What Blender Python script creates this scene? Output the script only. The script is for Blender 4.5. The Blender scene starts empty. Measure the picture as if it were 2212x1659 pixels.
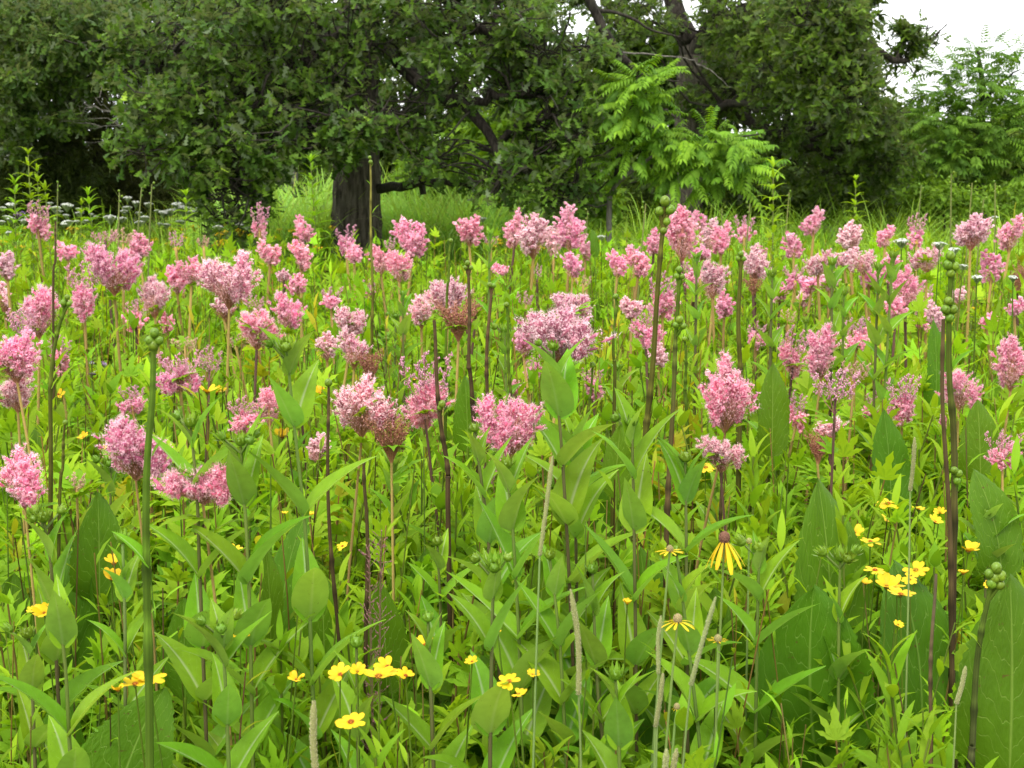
import bpy, math, numpy as np
from mathutils import Matrix, Vector

rs = np.random.RandomState(11)
U = lambda a, b, n=None: rs.uniform(a, b, n)
scene = bpy.context.scene
coll = scene.collection

# ------------------------------------------------------------------ camera
CAM_H, FPX, PITCH = 1.70, 3039.0, math.atan((829.5 - 290.0) / 3039.0)
cam_data = bpy.data.cameras.new('camera')
cam = bpy.data.objects.new('camera', cam_data)
coll.objects.link(cam)
cam.location = (0, 0, CAM_H)
cam.rotation_euler = (math.pi / 2 - PITCH, 0, 0)
cam_data.sensor_fit = 'HORIZONTAL'
cam_data.sensor_width = 36.0
cam_data.lens = 36.0 * FPX / 2212.0
cam_data.dof.use_dof = True
cam_data.dof.focus_distance = 3.1
cam_data.dof.aperture_fstop = 13.0
cam_data.clip_start = 0.05
cam_data.clip_end = 500.0
scene.camera = cam

# ------------------------------------------------------------------ sky and sun (bright overcast)
SUN_EL, SUN_AZ = math.radians(58), math.radians(205)
world = bpy.data.worlds.new('World')
scene.world = world
world.use_nodes = True
wn, wl = world.node_tree.nodes, world.node_tree.links
bg = wn['Background']
sky = wn.new('ShaderNodeTexSky')
sky.sky_type = 'NISHITA'
sky.sun_disc = False
sky.sun_elevation = SUN_EL
sky.sun_rotation = SUN_AZ
sky.dust_density = 3.0
cloud = wn.new('ShaderNodeTexNoise')
cloud.inputs['Scale'].default_value = 2.2
cloud.inputs['Detail'].default_value = 5.0
cramp = wn.new('ShaderNodeValToRGB')
cramp.color_ramp.elements[0].position = 0.25
cramp.color_ramp.elements[0].color = (7.1, 7.3, 7.5, 1)
cramp.color_ramp.elements[1].position = 0.75
cramp.color_ramp.elements[1].color = (8.6, 8.55, 8.3, 1)
wmix = wn.new('ShaderNodeMixRGB')
wmix.inputs[0].default_value = 0.93
wl.new(cloud.outputs['Fac'], cramp.inputs[0])
wl.new(sky.outputs[0], wmix.inputs[1])
wl.new(cramp.outputs[0], wmix.inputs[2])
wl.new(wmix.outputs[0], bg.inputs[0])
bg.inputs[1].default_value = 0.10

sun_data = bpy.data.lights.new('sun', 'SUN')
sun_data.energy = 1.5
sun_data.angle = math.radians(28)
sun_data.color = (1.0, 0.965, 0.90)
sun = bpy.data.objects.new('sun', sun_data)
coll.objects.link(sun)
# light comes from behind the camera, a little from the left
sd = Vector((math.sin(SUN_AZ) * math.cos(SUN_EL), math.cos(SUN_AZ) * math.cos(SUN_EL), math.sin(SUN_EL)))
sun.rotation_euler = (-sd).to_track_quat('-Z', 'Y').to_euler()
sun.location = sd * 30

vs = scene.view_settings
vs.view_transform = 'Standard'
vs.look = 'None'
vs.gamma = 1.0
vs.use_curve_mapping = False
vs.exposure = 1.5
cy = scene.cycles
cy.max_bounces = 7
cy.diffuse_bounces = 4
cy.glossy_bounces = 2
cy.transmission_bounces = 4
cy.use_adaptive_sampling = True
cy.adaptive_threshold = 0.02
cy.use_denoising = True

# ------------------------------------------------------------------ helpers
CP, SP = math.cos(PITCH), math.sin(PITCH)


def at(x, y, Y):
    """The point seen at (x, y) of the 2212 x 1659 view, Y metres ahead of the camera."""
    cx, cyy = (x - 1106.0) / FPX, (829.5 - y) / FPX
    d = np.array([cx, CP + cyy * SP, -SP + cyy * CP])
    return d * (Y / d[1]) + np.array([0, 0, CAM_H])


def slope(y):
    cyy = (829.5 - y) / FPX
    return -(-SP + cyy * CP) / (CP + cyy * SP)


def nrm(a):
    a = np.asarray(a, float)
    return a / np.maximum(np.linalg.norm(a, axis=-1, keepdims=True), 1e-9)


def frames(d, n):
    y = nrm(d)
    x = nrm(np.cross(y, n))
    z = np.cross(x, y)
    return np.stack([x, y, z], axis=-1)


def rand_dirs(n):
    return nrm(rs.normal(size=(n, 3)))


class MB:
    """Collects geometry; build() links it as one mesh."""

    def __init__(self):
        self.v, self.c, self.l = [], [], []
        self.f = {3: [], 4: []}
        self.m = {3: [], 4: []}
        self.n = 0

    def add(self, v, f, col=(1, 1, 1), uv=None, mat=0):
        v = np.asarray(v, float)
        f = np.asarray(f, int)
        k = len(v)
        self.v.append(v)
        c = np.asarray(col, float)
        self.c.append(np.broadcast_to(c, (k, 3)) if c.ndim == 1 else c)
        self.l.append(np.zeros((k, 3)) if uv is None else uv)
        w = f.shape[1]
        self.f[w].append(f + self.n)
        self.m[w].append(np.full(len(f), mat) if np.isscalar(mat) else mat)
        self.n += k

    def add_n(self, tpl, pos, R, s, col=None, mat=0):
        """tpl = (v, f, col, uv) copied at pos with rotation R, scale s and tint col."""
        tv, tf, tc, tu = tpl
        N, k = len(pos), len(tv)
        s = np.asarray(s, float)
        if s.ndim == 0:
            s = np.full(N, float(s))
        sv = tv[None] * (s[:, None, None] if s.ndim == 1 else s[:, None, :])
        v = np.einsum('nij,nkj->nki', R, sv) + np.asarray(pos)[:, None, :]
        c = np.broadcast_to(tc, (k, 3))[None] * (np.ones((N, 1, 3)) if col is None else np.asarray(col)[:, None, :])
        f = (tf[None] + (np.arange(N) * k)[:, None, None]).reshape(-1, tf.shape[1])
        uv = np.broadcast_to(tu[None], (N, k, 3)).reshape(-1, 3) if tu is not None else None
        self.add(v.reshape(-1, 3), f, np.broadcast_to(c, (N, k, 3)).reshape(-1, 3), uv, mat)

    def tpl(self):
        return (np.concatenate(self.v), np.concatenate(self.f[4]), np.concatenate(self.c), np.concatenate(self.l))

    def mesh(self, name, mats, smooth=True):
        me = bpy.data.meshes.new(name)
        v = np.concatenate(self.v)
        fs = [np.concatenate(self.f[w]) for w in (3, 4) if self.f[w]]
        ms = [np.concatenate(self.m[w]) for w in (3, 4) if self.f[w]]
        loops = np.concatenate([f.ravel() for f in fs]).astype(np.int32)
        sizes = np.concatenate([np.full(len(f), f.shape[1]) for f in fs])
        starts = np.concatenate([[0], np.cumsum(sizes)[:-1]]).astype(np.int32)
        me.vertices.add(len(v))
        me.vertices.foreach_set('co', v.astype(np.float32).ravel())
        me.loops.add(len(loops))
        me.loops.foreach_set('vertex_index', loops)
        me.polygons.add(len(sizes))
        me.polygons.foreach_set('loop_start', starts)
        me.polygons.foreach_set('material_index', np.concatenate(ms).astype(np.int32))
        me.polygons.foreach_set('use_smooth', np.full(len(sizes), smooth))
        a = me.attributes.new('Col', 'FLOAT_COLOR', 'POINT')
        c4 = np.ones((len(v), 4), np.float32)
        c4[:, :3] = np.concatenate(self.c)
        a.data.foreach_set('color', c4.ravel())
        l = np.concatenate(self.l)
        if np.any(l):
            b = me.attributes.new('luv', 'FLOAT_VECTOR', 'POINT')
            b.data.foreach_set('vector', l.astype(np.float32).ravel())
        for m in (mats if isinstance(mats, (list, tuple)) else [mats]):
            me.materials.append(m)
        me.update(calc_edges=True)
        return me

    def build(self, name, mats, parent=None, smooth=True):
        return link(name, self.mesh(name, mats, smooth), parent)


def link(name, me, parent=None, loc=None, rot=None, mat=None):
    o = bpy.data.objects.new(name, me)
    coll.objects.link(o)
    if parent is not None:
        o.parent = parent
    if mat is not None:
        o.matrix_local = mat
    if loc is not None:
        o.location = loc
    if rot is not None:
        o.rotation_euler = rot
    return o


def tag(o, label, cat, group=None, kind=None):
    o['label'] = label
    o['category'] = cat
    if group:
        o['group'] = group
    if kind:
        o['kind'] = kind
    return o


def thing(name, label, cat, loc=(0, 0, 0), group=None, rz=0.0):
    o = bpy.data.objects.new(name, None)
    coll.objects.link(o)
    o.empty_display_size = 0.05
    o.location = loc
    o.rotation_euler = (0, 0, rz)
    return tag(o, label, cat, group)


def mat4(R, p, s=1.0):
    m = np.eye(4)
    m[:3, :3] = R * s
    m[:3, 3] = p
    return Matrix(m.tolist())


def tube(pts, rad, sides=5):
    pts = np.asarray(pts, float)
    k = len(pts)
    rad = np.broadcast_to(rad, (k,))
    t = nrm(np.gradient(pts, axis=0))
    m = np.abs(nrm(pts[-1] - pts[0]))
    ref = np.eye(3)[int(np.argmin(m))]
    x = nrm(np.cross(t, ref))
    z = np.cross(t, x)
    a = np.arange(sides) * 2 * math.pi / sides
    v = pts[:, None] + rad[:, None, None] * (np.cos(a)[None, :, None] * x[:, None] + np.sin(a)[None, :, None] * z[:, None])
    i = np.arange(k - 1)[:, None] * sides
    j = np.arange(sides)[None]
    jn = (j + 1) % sides
    f = np.stack([i + j, i + jn, i + sides + jn, i + sides + j], -1).reshape(-1, 4)
    return v.reshape(-1, 3), f


def smooth_path(pts, n):
    """Catmull-Rom through the control points."""
    p = np.asarray(pts, float)
    if len(p) < 3:
        t = np.linspace(0, 1, n)[:, None]
        return p[0] * (1 - t) + p[-1] * t
    q = np.vstack([2 * p[0] - p[1], p, 2 * p[-1] - p[-2]])
    out = []
    for u in np.linspace(0, len(p) - 1 - 1e-6, n):
        i = int(u)
        t = u - i
        a, b, c, d = q[i], q[i + 1], q[i + 2], q[i + 3]
        out.append(0.5 * (2 * b + (c - a) * t + (2 * a - 5 * b + 4 * c - d) * t * t + (3 * b - a - 3 * c + d) * t ** 3))
    return np.array(out)


def leaf(L, W, prof, nv=7, nu=1, fold=0.25, curl=0.3, teeth=0.0, wave=0.0, twist=0.0, side=0.0, ragged=0.0):
    """A leaf blade from the origin along +Y, face up (+Z); prof(v) is the half-width outline."""
    v = np.linspace(0, 1, nv + 1)
    w = 0.5 * W * np.maximum(prof(v), 0.012)
    th = curl * v ** 1.4
    ds = L / nv
    yy = np.concatenate([[0], np.cumsum(np.cos(th[:-1]) * ds)])
    zz = np.concatenate([[0], np.cumsum(-np.sin(th[:-1]) * ds)])
    u = np.linspace(-1, 1, 2 * nu + 1)
    uu, vv = np.meshgrid(u, v)
    ww = w[:, None] * np.ones_like(uu)
    yo = np.zeros_like(uu)
    if teeth:
        alt = np.where(np.arange(nv + 1) % 2 == 0, 1.0, 1.0 - teeth)
        alt[0] = alt[-1] = 1
        ww = ww * np.where(np.abs(uu) > 0.99, alt[:, None], 1.0)
    x = uu * ww
    z = zz[:, None] + fold * np.abs(x) + wave * W * np.sin(vv * 9 + 2 * uu) * np.abs(uu)
    if twist:
        ca, sa = np.cos(twist * vv), np.sin(twist * vv)
        x, z = x * ca, z + x * sa
    if ragged:
        x = x * (1 + np.where(np.abs(uu) > 0.99, rs.uniform(-ragged, ragged * .5, uu.shape), 0))
    x = x + side * L * vv ** 2
    y = yy[:, None] + yo
    V = np.stack([x, y, z], -1).reshape(-1, 3)
    k = 2 * nu + 1
    i = np.arange(nv)[:, None] * k
    j = np.arange(k - 1)[None]
    f = np.stack([i + j, i + j + 1, i + k + j + 1, i + k + j], -1).reshape(-1, 4)
    uv = np.stack([uu, vv, np.ones_like(uu)], -1).reshape(-1, 3)
    return V, f, np.ones((len(V), 3)), uv


P_LANCE = lambda v: np.sin(np.pi * np.clip(v, 0, 1) ** 0.75) ** 0.9
P_OVATE = lambda v: np.interp(v, [0, .05, .14, .26, .42, .6, .78, .9, .96, 1], [.34, .66, .92, 1, .92, .70, .42, .19, .08, 0.0])
P_BLADE = lambda v: np.interp(v, [0, .1, .5, .85, 1], [.6, .9, 1, .5, 0.0])
P_DOCK = lambda v: np.interp(v, [0, .05, .15, .3, .45, .6, .75, .88, .96, 1], [.25, .62, .9, 1, .97, .86, .66, .4, .18, 0.02])
P_PETAL = lambda v: np.interp(v, [0, .15, .5, .8, .93, 1], [.3, .55, .95, 1, .8, .45])


def oval(nr=5, ns=8, squash=1.0):
    """Quad ellipsoid shell, unit radius."""
    ph = np.linspace(0.06, math.pi - 0.06, nr + 1)
    a = np.arange(ns) * 2 * math.pi / ns
    v = np.stack([np.sin(ph)[:, None] * np.cos(a), np.sin(ph)[:, None] * np.sin(a), -np.cos(ph)[:, None] * squash * np.ones(ns)], -1).reshape(-1, 3)
    i = np.arange(nr)[:, None] * ns
    j = np.arange(ns)[None]
    jn = (j + 1) % ns
    f = np.stack([i + j, i + jn, i + ns + jn, i + ns + j], -1).reshape(-1, 4)
    return v, f, np.ones((len(v), 3)), None


OCT_V = np.array([[1, 0, 0], [-1, 0, 0], [0, 1, 0], [0, -1, 0], [0, 0, 1], [0, 0, -1]], float)
OCT_F = np.array([[0, 2, 4], [2, 1, 4], [1, 3, 4], [3, 0, 4], [2, 0, 5], [1, 2, 5], [3, 1, 5], [0, 3, 5]])
OCT = (OCT_V, OCT_F, np.ones((6, 3)), None)


# ------------------------------------------------------------------ materials
def new_mat(name):
    m = bpy.data.materials.new(name)
    m.use_nodes = True
    m.node_tree.nodes.clear()
    return m, m.node_tree.nodes, m.node_tree.links


def plant_mat(name, base=(1, 1, 1), under=None, vein=None, transl=0.3, rough=0.5, var=0.25, hue=0.03, spec=0.35, speck=0.0, ttint=(1.25, 1.15, 0.55), inst=False):
    """Colour = base x vertex colour; optional pale veins along the blade and a paler underside."""
    m, n, l = new_mat(name)
    bump_out = None
    out = n.new('ShaderNodeOutputMaterial')
    col = n.new('ShaderNodeAttribute')
    col.attribute_name = 'Col'
    mul = n.new('ShaderNodeMixRGB')
    mul.blend_type = 'MULTIPLY'
    mul.inputs[0].default_value = 1
    mul.inputs[1].default_value = (*base, 1)
    l.new(col.outputs['Color'], mul.inputs[2])
    cur = mul.outputs[0]
    if inst:
        ti = n.new('ShaderNodeAttribute')
        ti.attribute_type = 'INSTANCER'
        ti.attribute_name = 'tint'
        tm_ = n.new('ShaderNodeMixRGB'); tm_.blend_type = 'MULTIPLY'; tm_.inputs[0].default_value = 1
        l.new(cur, tm_.inputs[1]); l.new(ti.outputs['Color'], tm_.inputs[2])
        cur = tm_.outputs[0]
    if vein:
        at_ = n.new('ShaderNodeAttribute')
        at_.attribute_name = 'luv'
        sep = n.new('ShaderNodeSeparateXYZ')
        l.new(at_.outputs['Vector'], sep.inputs[0])
        ab = n.new('ShaderNodeMath'); ab.operation = 'ABSOLUTE'
        l.new(sep.outputs[0], ab.inputs[0])
        mid = n.new('ShaderNodeMapRange')
        mid.inputs[1].default_value = 0.0; mid.inputs[2].default_value = vein['mid']
        mid.inputs[3].default_value = 1.0; mid.inputs[4].default_value = 0.0
        l.new(ab.outputs[0], mid.inputs[0])
        # side veins run forward from the midrib
        sh = n.new('ShaderNodeMath'); sh.operation = 'MULTIPLY_ADD'
        l.new(ab.outputs[0], sh.inputs[0]); sh.inputs[1].default_value = -vein['rake']
        l.new(sep.outputs[1], sh.inputs[2])
        wz = n.new('ShaderNodeTexNoise'); wz.inputs['Scale'].default_value = 4.0; wz.inputs['Detail'].default_value = 2.0
        l.new(at_.outputs['Vector'], wz.inputs['Vector'])
        wa = n.new('ShaderNodeMath'); wa.operation = 'MULTIPLY_ADD'; wa.inputs[1].default_value = 0.22
        l.new(wz.outputs['Fac'], wa.inputs[0]); l.new(sh.outputs[0], wa.inputs[2])
        fr = n.new('ShaderNodeMath'); fr.operation = 'MULTIPLY'
        l.new(wa.outputs[0], fr.inputs[0]); fr.inputs[1].default_value = vein['n']
        pp = n.new('ShaderNodeMath'); pp.operation = 'PINGPONG'
        l.new(fr.outputs[0], pp.inputs[0]); pp.inputs[1].default_value = 0.5
        sv = n.new('ShaderNodeMapRange')
        sv.inputs[1].default_value = 0.0; sv.inputs[2].default_value = vein['w']
        sv.inputs[3].default_value = vein['side']; sv.inputs[4].default_value = 0.0
        l.new(pp.outputs[0], sv.inputs[0])
        mx = n.new('ShaderNodeMath'); mx.operation = 'MAXIMUM'
        l.new(mid.outputs[0], mx.inputs[0]); l.new(sv.outputs[0], mx.inputs[1])
        sc = n.new('ShaderNodeMath'); sc.operation = 'MULTIPLY'
        l.new(mx.outputs[0], sc.inputs[0]); l.new(sep.outputs[2], sc.inputs[1])
        s2 = n.new('ShaderNodeMath'); s2.operation = 'MULTIPLY'
        l.new(sc.outputs[0], s2.inputs[0]); s2.inputs[1].default_value = vein.get('amt', 0.7)
        vm = n.new('ShaderNodeMixRGB')
        vm.inputs[2].default_value = (*vein['col'], 1)
        l.new(s2.outputs[0], vm.inputs[0]); l.new(cur, vm.inputs[1])
        cur = vm.outputs[0]
        if vein.get('bump'):
            vb = n.new('ShaderNodeBump'); vb.inputs['Strength'].default_value = vein['bump']; vb.inputs['Distance'].default_value = 0.01
            ln = n.new('ShaderNodeTexNoise'); ln.inputs['Scale'].default_value = 14.0
            l.new(at_.outputs['Vector'], ln.inputs['Vector'])
            la = n.new('ShaderNodeMath'); la.operation = 'MULTIPLY_ADD'; la.inputs[1].default_value = -1.0
            l.new(mx.outputs[0], la.inputs[0]); l.new(ln.outputs['Fac'], la.inputs[2])
            l.new(la.outputs[0], vb.inputs['Height'])
            bump_out = vb.outputs[0]
    if under:
        g = n.new('ShaderNodeNewGeometry')
        um = n.new('ShaderNodeMixRGB')
        um.inputs[2].default_value = (*under, 1)
        ug = n.new('ShaderNodeMath'); ug.operation = 'MULTIPLY'; ug.inputs[1].default_value = 0.75
        l.new(g.outputs['Backfacing'], ug.inputs[0])
        l.new(ug.outputs[0], um.inputs[0]); l.new(cur, um.inputs[1])
        cur = um.outputs[0]
    info = n.new('ShaderNodeObjectInfo')
    tc = n.new('ShaderNodeTexCoord')
    nz = n.new('ShaderNodeTexNoise')
    nz.inputs['Scale'].default_value = 9.0
    nz.inputs['Detail'].default_value = 3.0
    l.new(tc.outputs['Object'], nz.inputs['Vector'])
    addv = n.new('ShaderNodeMath'); addv.operation = 'ADD'
    l.new(info.outputs['Random'], addv.inputs[0]); l.new(nz.outputs['Fac'], addv.inputs[1])
    vr = n.new('ShaderNodeMapRange')
    vr.inputs[1].default_value = 0.35; vr.inputs[2].default_value = 1.65
    vr.inputs[3].default_value = 1.0 - var; vr.inputs[4].default_value = 1.0 + var
    l.new(addv.outputs[0], vr.inputs[0])
    hr = n.new('ShaderNodeMapRange')
    hr.inputs[3].default_value = 0.5 - hue; hr.inputs[4].default_value = 0.5 + hue
    fr2 = n.new('ShaderNodeMath'); fr2.operation = 'FRACT'
    m7 = n.new('ShaderNodeMath'); m7.operation = 'MULTIPLY'; m7.inputs[1].default_value = 7.31
    l.new(info.outputs['Random'], m7.inputs[0]); l.new(m7.outputs[0], fr2.inputs[0]); l.new(fr2.outputs[0], hr.inputs[0])
    hsv = n.new('ShaderNodeHueSaturation')
    l.new(hr.outputs[0], hsv.inputs['Hue']); l.new(vr.outputs[0], hsv.inputs['Value']); l.new(cur, hsv.inputs['Color'])
    cur = hsv.outputs[0]
    if speck:
        sz = n.new('ShaderNodeTexNoise'); sz.inputs['Scale'].default_value = 26.0; sz.inputs['Detail'].default_value = 2.0
        l.new(tc.outputs['Object'], sz.inputs['Vector'])
        sr = n.new('ShaderNodeMapRange')
        sr.inputs[1].default_value = 0.69; sr.inputs[2].default_value = 0.74; sr.inputs[4].default_value = 0.8 * speck
        l.new(sz.outputs['Fac'], sr.inputs[0])
        sm = n.new('ShaderNodeMixRGB'); sm.inputs[2].default_value = (0.10, 0.065, 0.02, 1)
        l.new(sr.outputs[0], sm.inputs[0]); l.new(cur, sm.inputs[1])
        cur = sm.outputs[0]
    bs = n.new('ShaderNodeBsdfPrincipled')
    bs.inputs['Roughness'].default_value = rough
    bs.inputs['Specular IOR Level'].default_value = spec
    l.new(cur, bs.inputs['Base Color'])
    if bump_out is not None:
        l.new(bump_out, bs.inputs['Normal'])
    if transl > 0:
        tr = n.new('ShaderNodeBsdfTranslucent')
        tt = n.new('ShaderNodeMixRGB'); tt.blend_type = 'MULTIPLY'; tt.inputs[0].default_value = 1
        tt.inputs[2].default_value = (*ttint, 1)
        l.new(cur, tt.inputs[1]); l.new(tt.outputs[0], tr.inputs['Color'])
        ms = n.new('ShaderNodeMixShader'); ms.inputs[0].default_value = transl
        l.new(bs.outputs[0], ms.inputs[1]); l.new(tr.outputs[0], ms.inputs[2])
        l.new(ms.outputs[0], out.inputs[0])
    else:
        l.new(bs.outputs[0], out.inputs[0])
    return m


def bark_mat(name, dark, light, scale=1.0):
    m, n, l = new_mat(name)
    out = n.new('ShaderNodeOutputMaterial')
    tc = n.new('ShaderNodeTexCoord')
    mp = n.new('ShaderNodeMapping')
    mp.inputs['Scale'].default_value = (26 * scale, 26 * scale, 3.2 * scale)
    l.new(tc.outputs['Object'], mp.inputs[0])
    nz = n.new('ShaderNodeTexNoise')
    nz.inputs['Scale'].default_value = 1.0
    nz.inputs['Detail'].default_value = 6
    nz.inputs['Roughness'].default_value = 0.65
    l.new(mp.outputs[0], nz.inputs['Vector'])
    big = n.new('ShaderNodeTexNoise')
    big.inputs['Scale'].default_value = 2.0
    l.new(tc.outputs['Object'], big.inputs['Vector'])
    rp = n.new('ShaderNodeValToRGB')
    rp.color_ramp.elements[0].position = 0.36
    rp.color_ramp.elements[0].color = (*dark, 1)
    rp.color_ramp.elements[1].position = 0.66
    rp.color_ramp.elements[1].color = (*light, 1)
    l.new(nz.outputs['Fac'], rp.inputs[0])
    mg = n.new('ShaderNodeMixRGB')
    mg.inputs[2].default_value = (0.075, 0.085, 0.05, 1)
    mr = n.new('ShaderNodeMapRange')
    mr.inputs[1].default_value = 0.5; mr.inputs[2].default_value = 0.75; mr.inputs[4].default_value = 0.5
    l.new(big.outputs['Fac'], mr.inputs[0]); l.new(mr.outputs[0], mg.inputs[0]); l.new(rp.outputs[0], mg.inputs[1])
    bp = n.new('ShaderNodeBump')
    bp.inputs['Strength'].default_value = 0.7
    bp.inputs['Distance'].default_value = 0.03
    l.new(nz.outputs['Fac'], bp.inputs['Height'])
    bs = n.new('ShaderNodeBsdfPrincipled')
    bs.inputs['Roughness'].default_value = 0.9
    bs.inputs['Specular IOR Level'].default_value = 0.1
    l.new(mg.outputs[0], bs.inputs['Base Color']); l.new(bp.outputs[0], bs.inputs['Normal'])
    l.new(bs.outputs[0], out.inputs[0])
    return m


M = {
    'fol': plant_mat('meadow_foliage', transl=0.45, rough=0.6, var=0.16, hue=0.012, spec=0.12),
    'grass': plant_mat('meadow_grass', transl=0.4, rough=0.6, spec=0.12, var=0.12, hue=0.01),
    'rosin': plant_mat('rosinweed_leaf', (0.168, 0.330, 0.013), under=(0.215, 0.375, 0.065), transl=0.42, rough=0.5, spec=0.15, var=0.24, hue=0.018, speck=0.7,
                       vein=dict(mid=0.13, rake=0.34, n=7.0, w=0.05, side=0.14, col=(0.36, 0.46, 0.22), amt=0.85)),
    'dock': plant_mat('dock_leaf', (0.080, 0.175, 0.008), under=(0.12, 0.22, 0.04), transl=0.42, rough=0.5, spec=0.15, speck=1.0, var=0.2, hue=0.012,
                      vein=dict(mid=0.035, rake=0.42, n=8.0, w=0.04, side=0.8, col=(0.22, 0.34, 0.06), amt=0.75, bump=0.35)),
    'fol_mass': plant_mat('meadow_foliage_mass', transl=0.45, rough=0.6, var=0.16, hue=0.012, spec=0.12, inst=True),
    'grass_mass': plant_mat('meadow_grass_mass', transl=0.4, rough=0.6, spec=0.12, var=0.12, hue=0.01, inst=True),
    'stem': plant_mat('plant_stem', transl=0.0, rough=0.7, spec=0.12, var=0.15, hue=0.01),
    'bud': plant_mat('green_bud', (0.135, 0.21, 0.018), transl=0.12, rough=0.4, var=0.15, hue=0.012),
    'fluff': plant_mat('plume_floret', transl=0.5, rough=0.8, var=0.10, hue=0.012, spec=0.1, ttint=(1.08, 0.92, 1.0)),
    'bead': plant_mat('plume_bud', transl=0.0, rough=0.45, var=0.12, hue=0.01, spec=0.4),
    'yellow': plant_mat('yellow_petal', (0.68, 0.46, 0.012), transl=0.25, rough=0.55, var=0.10, hue=0.01, spec=0.2, ttint=(1.1, 0.9, 0.5)),
    'disc': plant_mat('flower_disc', (0.20, 0.085, 0.015), transl=0.0, rough=0.9, var=0.2, spec=0.1),
    'white': plant_mat('white_floret', (0.72, 0.74, 0.68), transl=0.2, rough=0.8, var=0.08, hue=0.0, spec=0.1, ttint=(1, 1, 1)),
    'lilac': plant_mat('lilac_petal', (0.45, 0.28, 0.62), transl=0.2, rough=0.8, var=0.1, spec=0.1, ttint=(1, 1, 1)),
    'oakleaf': plant_mat('oak_leaf', (1, 1, 1), under=(0.16, 0.20, 0.12), transl=0.36, rough=0.55, var=0.10, hue=0.01, spec=0.2),
    'treeleaf': plant_mat('tree_leaf', transl=0.38, rough=0.6, var=0.10, hue=0.01, spec=0.18),
    'bark': bark_mat('oak_bark', (0.034, 0.029, 0.022), (0.150, 0.130, 0.102)),
    'limb': bark_mat('branch_bark', (0.013, 0.011, 0.009), (0.060, 0.051, 0.041), 1.6),
    'dead': bark_mat('dead_wood', (0.09, 0.08, 0.07), (0.26, 0.24, 0.21), 2.0),
    'insect': plant_mat('bee_body', transl=0.0, rough=0.5, var=0.05),
}
wm, wn_, wl_ = new_mat('bee_wing')
_o = wn_.new('ShaderNodeOutputMaterial'); _b = wn_.new('ShaderNodeBsdfPrincipled')
_b.inputs['Base Color'].default_value = (0.5, 0.45, 0.38, 1); _b.inputs['Roughness'].default_value = 0.3
_b.inputs['Alpha'].default_value = 0.45
wl_.new(_b.outputs[0], _o.inputs[0])
M['wing'] = wm
# ================================================================== ground
gm, gn, gl = new_mat('meadow_soil')
_o = gn.new('ShaderNodeOutputMaterial'); _b = gn.new('ShaderNodeBsdfPrincipled')
_t = gn.new('ShaderNodeTexCoord'); _z = gn.new('ShaderNodeTexNoise'); _r = gn.new('ShaderNodeValToRGB')
_z.inputs['Scale'].default_value = 1.7; _z.inputs['Detail'].default_value = 9
_r.color_ramp.elements[0].color = (0.022, 0.028, 0.010, 1); _r.color_ramp.elements[0].position = 0.35
_r.color_ramp.elements[1].color = (0.055, 0.075, 0.02, 1); _r.color_ramp.elements[1].position = 0.7
_b.inputs['Roughness'].default_value = 0.95
gl.new(_t.outputs['Object'], _z.inputs['Vector']); gl.new(_z.outputs['Fac'], _r.inputs[0])
gl.new(_r.outputs[0], _b.inputs['Base Color']); gl.new(_b.outputs[0], _o.inputs[0])
g = MB()
gx = np.concatenate([[-300, -120, -60], np.linspace(-30, 30, 61), [60, 120, 300]])
gy = np.concatenate([[-60, -20], np.linspace(-4, 40, 45), [80, 160, 300]])
GX, GY = np.meshgrid(gx, gy)
GZ = 0.03 * np.sin(GX * 1.3 + 1) * np.cos(GY * 0.9) + 0.02 * np.sin(GX * 3.1 + GY * 2.3) - 0.03
k = len(gx)
i = np.arange(len(gy) - 1)[:, None] * k; j = np.arange(k - 1)[None]
g.add(np.stack([GX, GY, GZ], -1).reshape(-1, 3), np.stack([i + j, i + j + 1, i + k + j + 1, i + k + j], -1).reshape(-1, 4))
ground = g.build('ground', gm)
ground['kind'] = 'structure'
ground['label'] = 'dark soil and litter under the meadow plants'
ground['category'] = 'ground'

# ================================================================== leaf templates for trees
def oak_leaf_tpl(nl=4):
    """Lobed blade, unit length, drawn as a strip either side of the midrib."""
    v = [0.0]
    w = [0.03]
    for q in range(nl):
        c = (q + 0.75) / (nl + 0.35)
        v += [c - 0.055, c + 0.035]
        w += [0.06 + 0.012 * q, [0.19, 0.27, 0.33, 0.25][q % 4]]
    v += [1.0]
    w += [0.05]
    v, w = np.array(v), np.array(w)
    n = len(v)
    z = -0.10 * v ** 2
    zz = z[:, None] + np.array([-0.04, 0.04])[None] * (w[:, None] / 0.3)
    x = np.stack([-w, w], 1)
    yy = np.stack([v + 0.06 * (w > 0.15), v + 0.05 * (w > 0.15)], 1)
    V = np.stack([x, yy, zz], -1).reshape(-1, 3)
    i = np.arange(n - 1)[:, None] * 2
    f = np.concatenate([i, i + 1, i + 3, i + 2], 1)
    return V, f, np.ones((len(V), 3)), None


OAK = oak_leaf_tpl(3)
OAK_LO = oak_leaf_tpl(2)
def diamond(w, fold, dip):
    return (np.array([[0, 0, 0], [w, .42, fold], [0, 1, dip], [-w, .42, fold]], float), np.array([[0, 1, 2, 3]]), np.ones((4, 3)), None)


SIMPLE = diamond(.24, .06, -.15)
NARROW = (np.array([[-.03, 0, 0], [.03, 0, 0], [.17, .35, .03], [-.17, .35, .03], [.11, .72, -.1], [-.11, .72, -.1], [.01, 1, -.28], [-.01, 1, -.28]], float), np.array([[0, 1, 2, 3], [3, 2, 4, 5], [5, 4, 6, 7]]), np.ones((8, 3)), None)


def strip_tpl(t):
    return (t[0], t[1], t[2], None)




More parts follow.
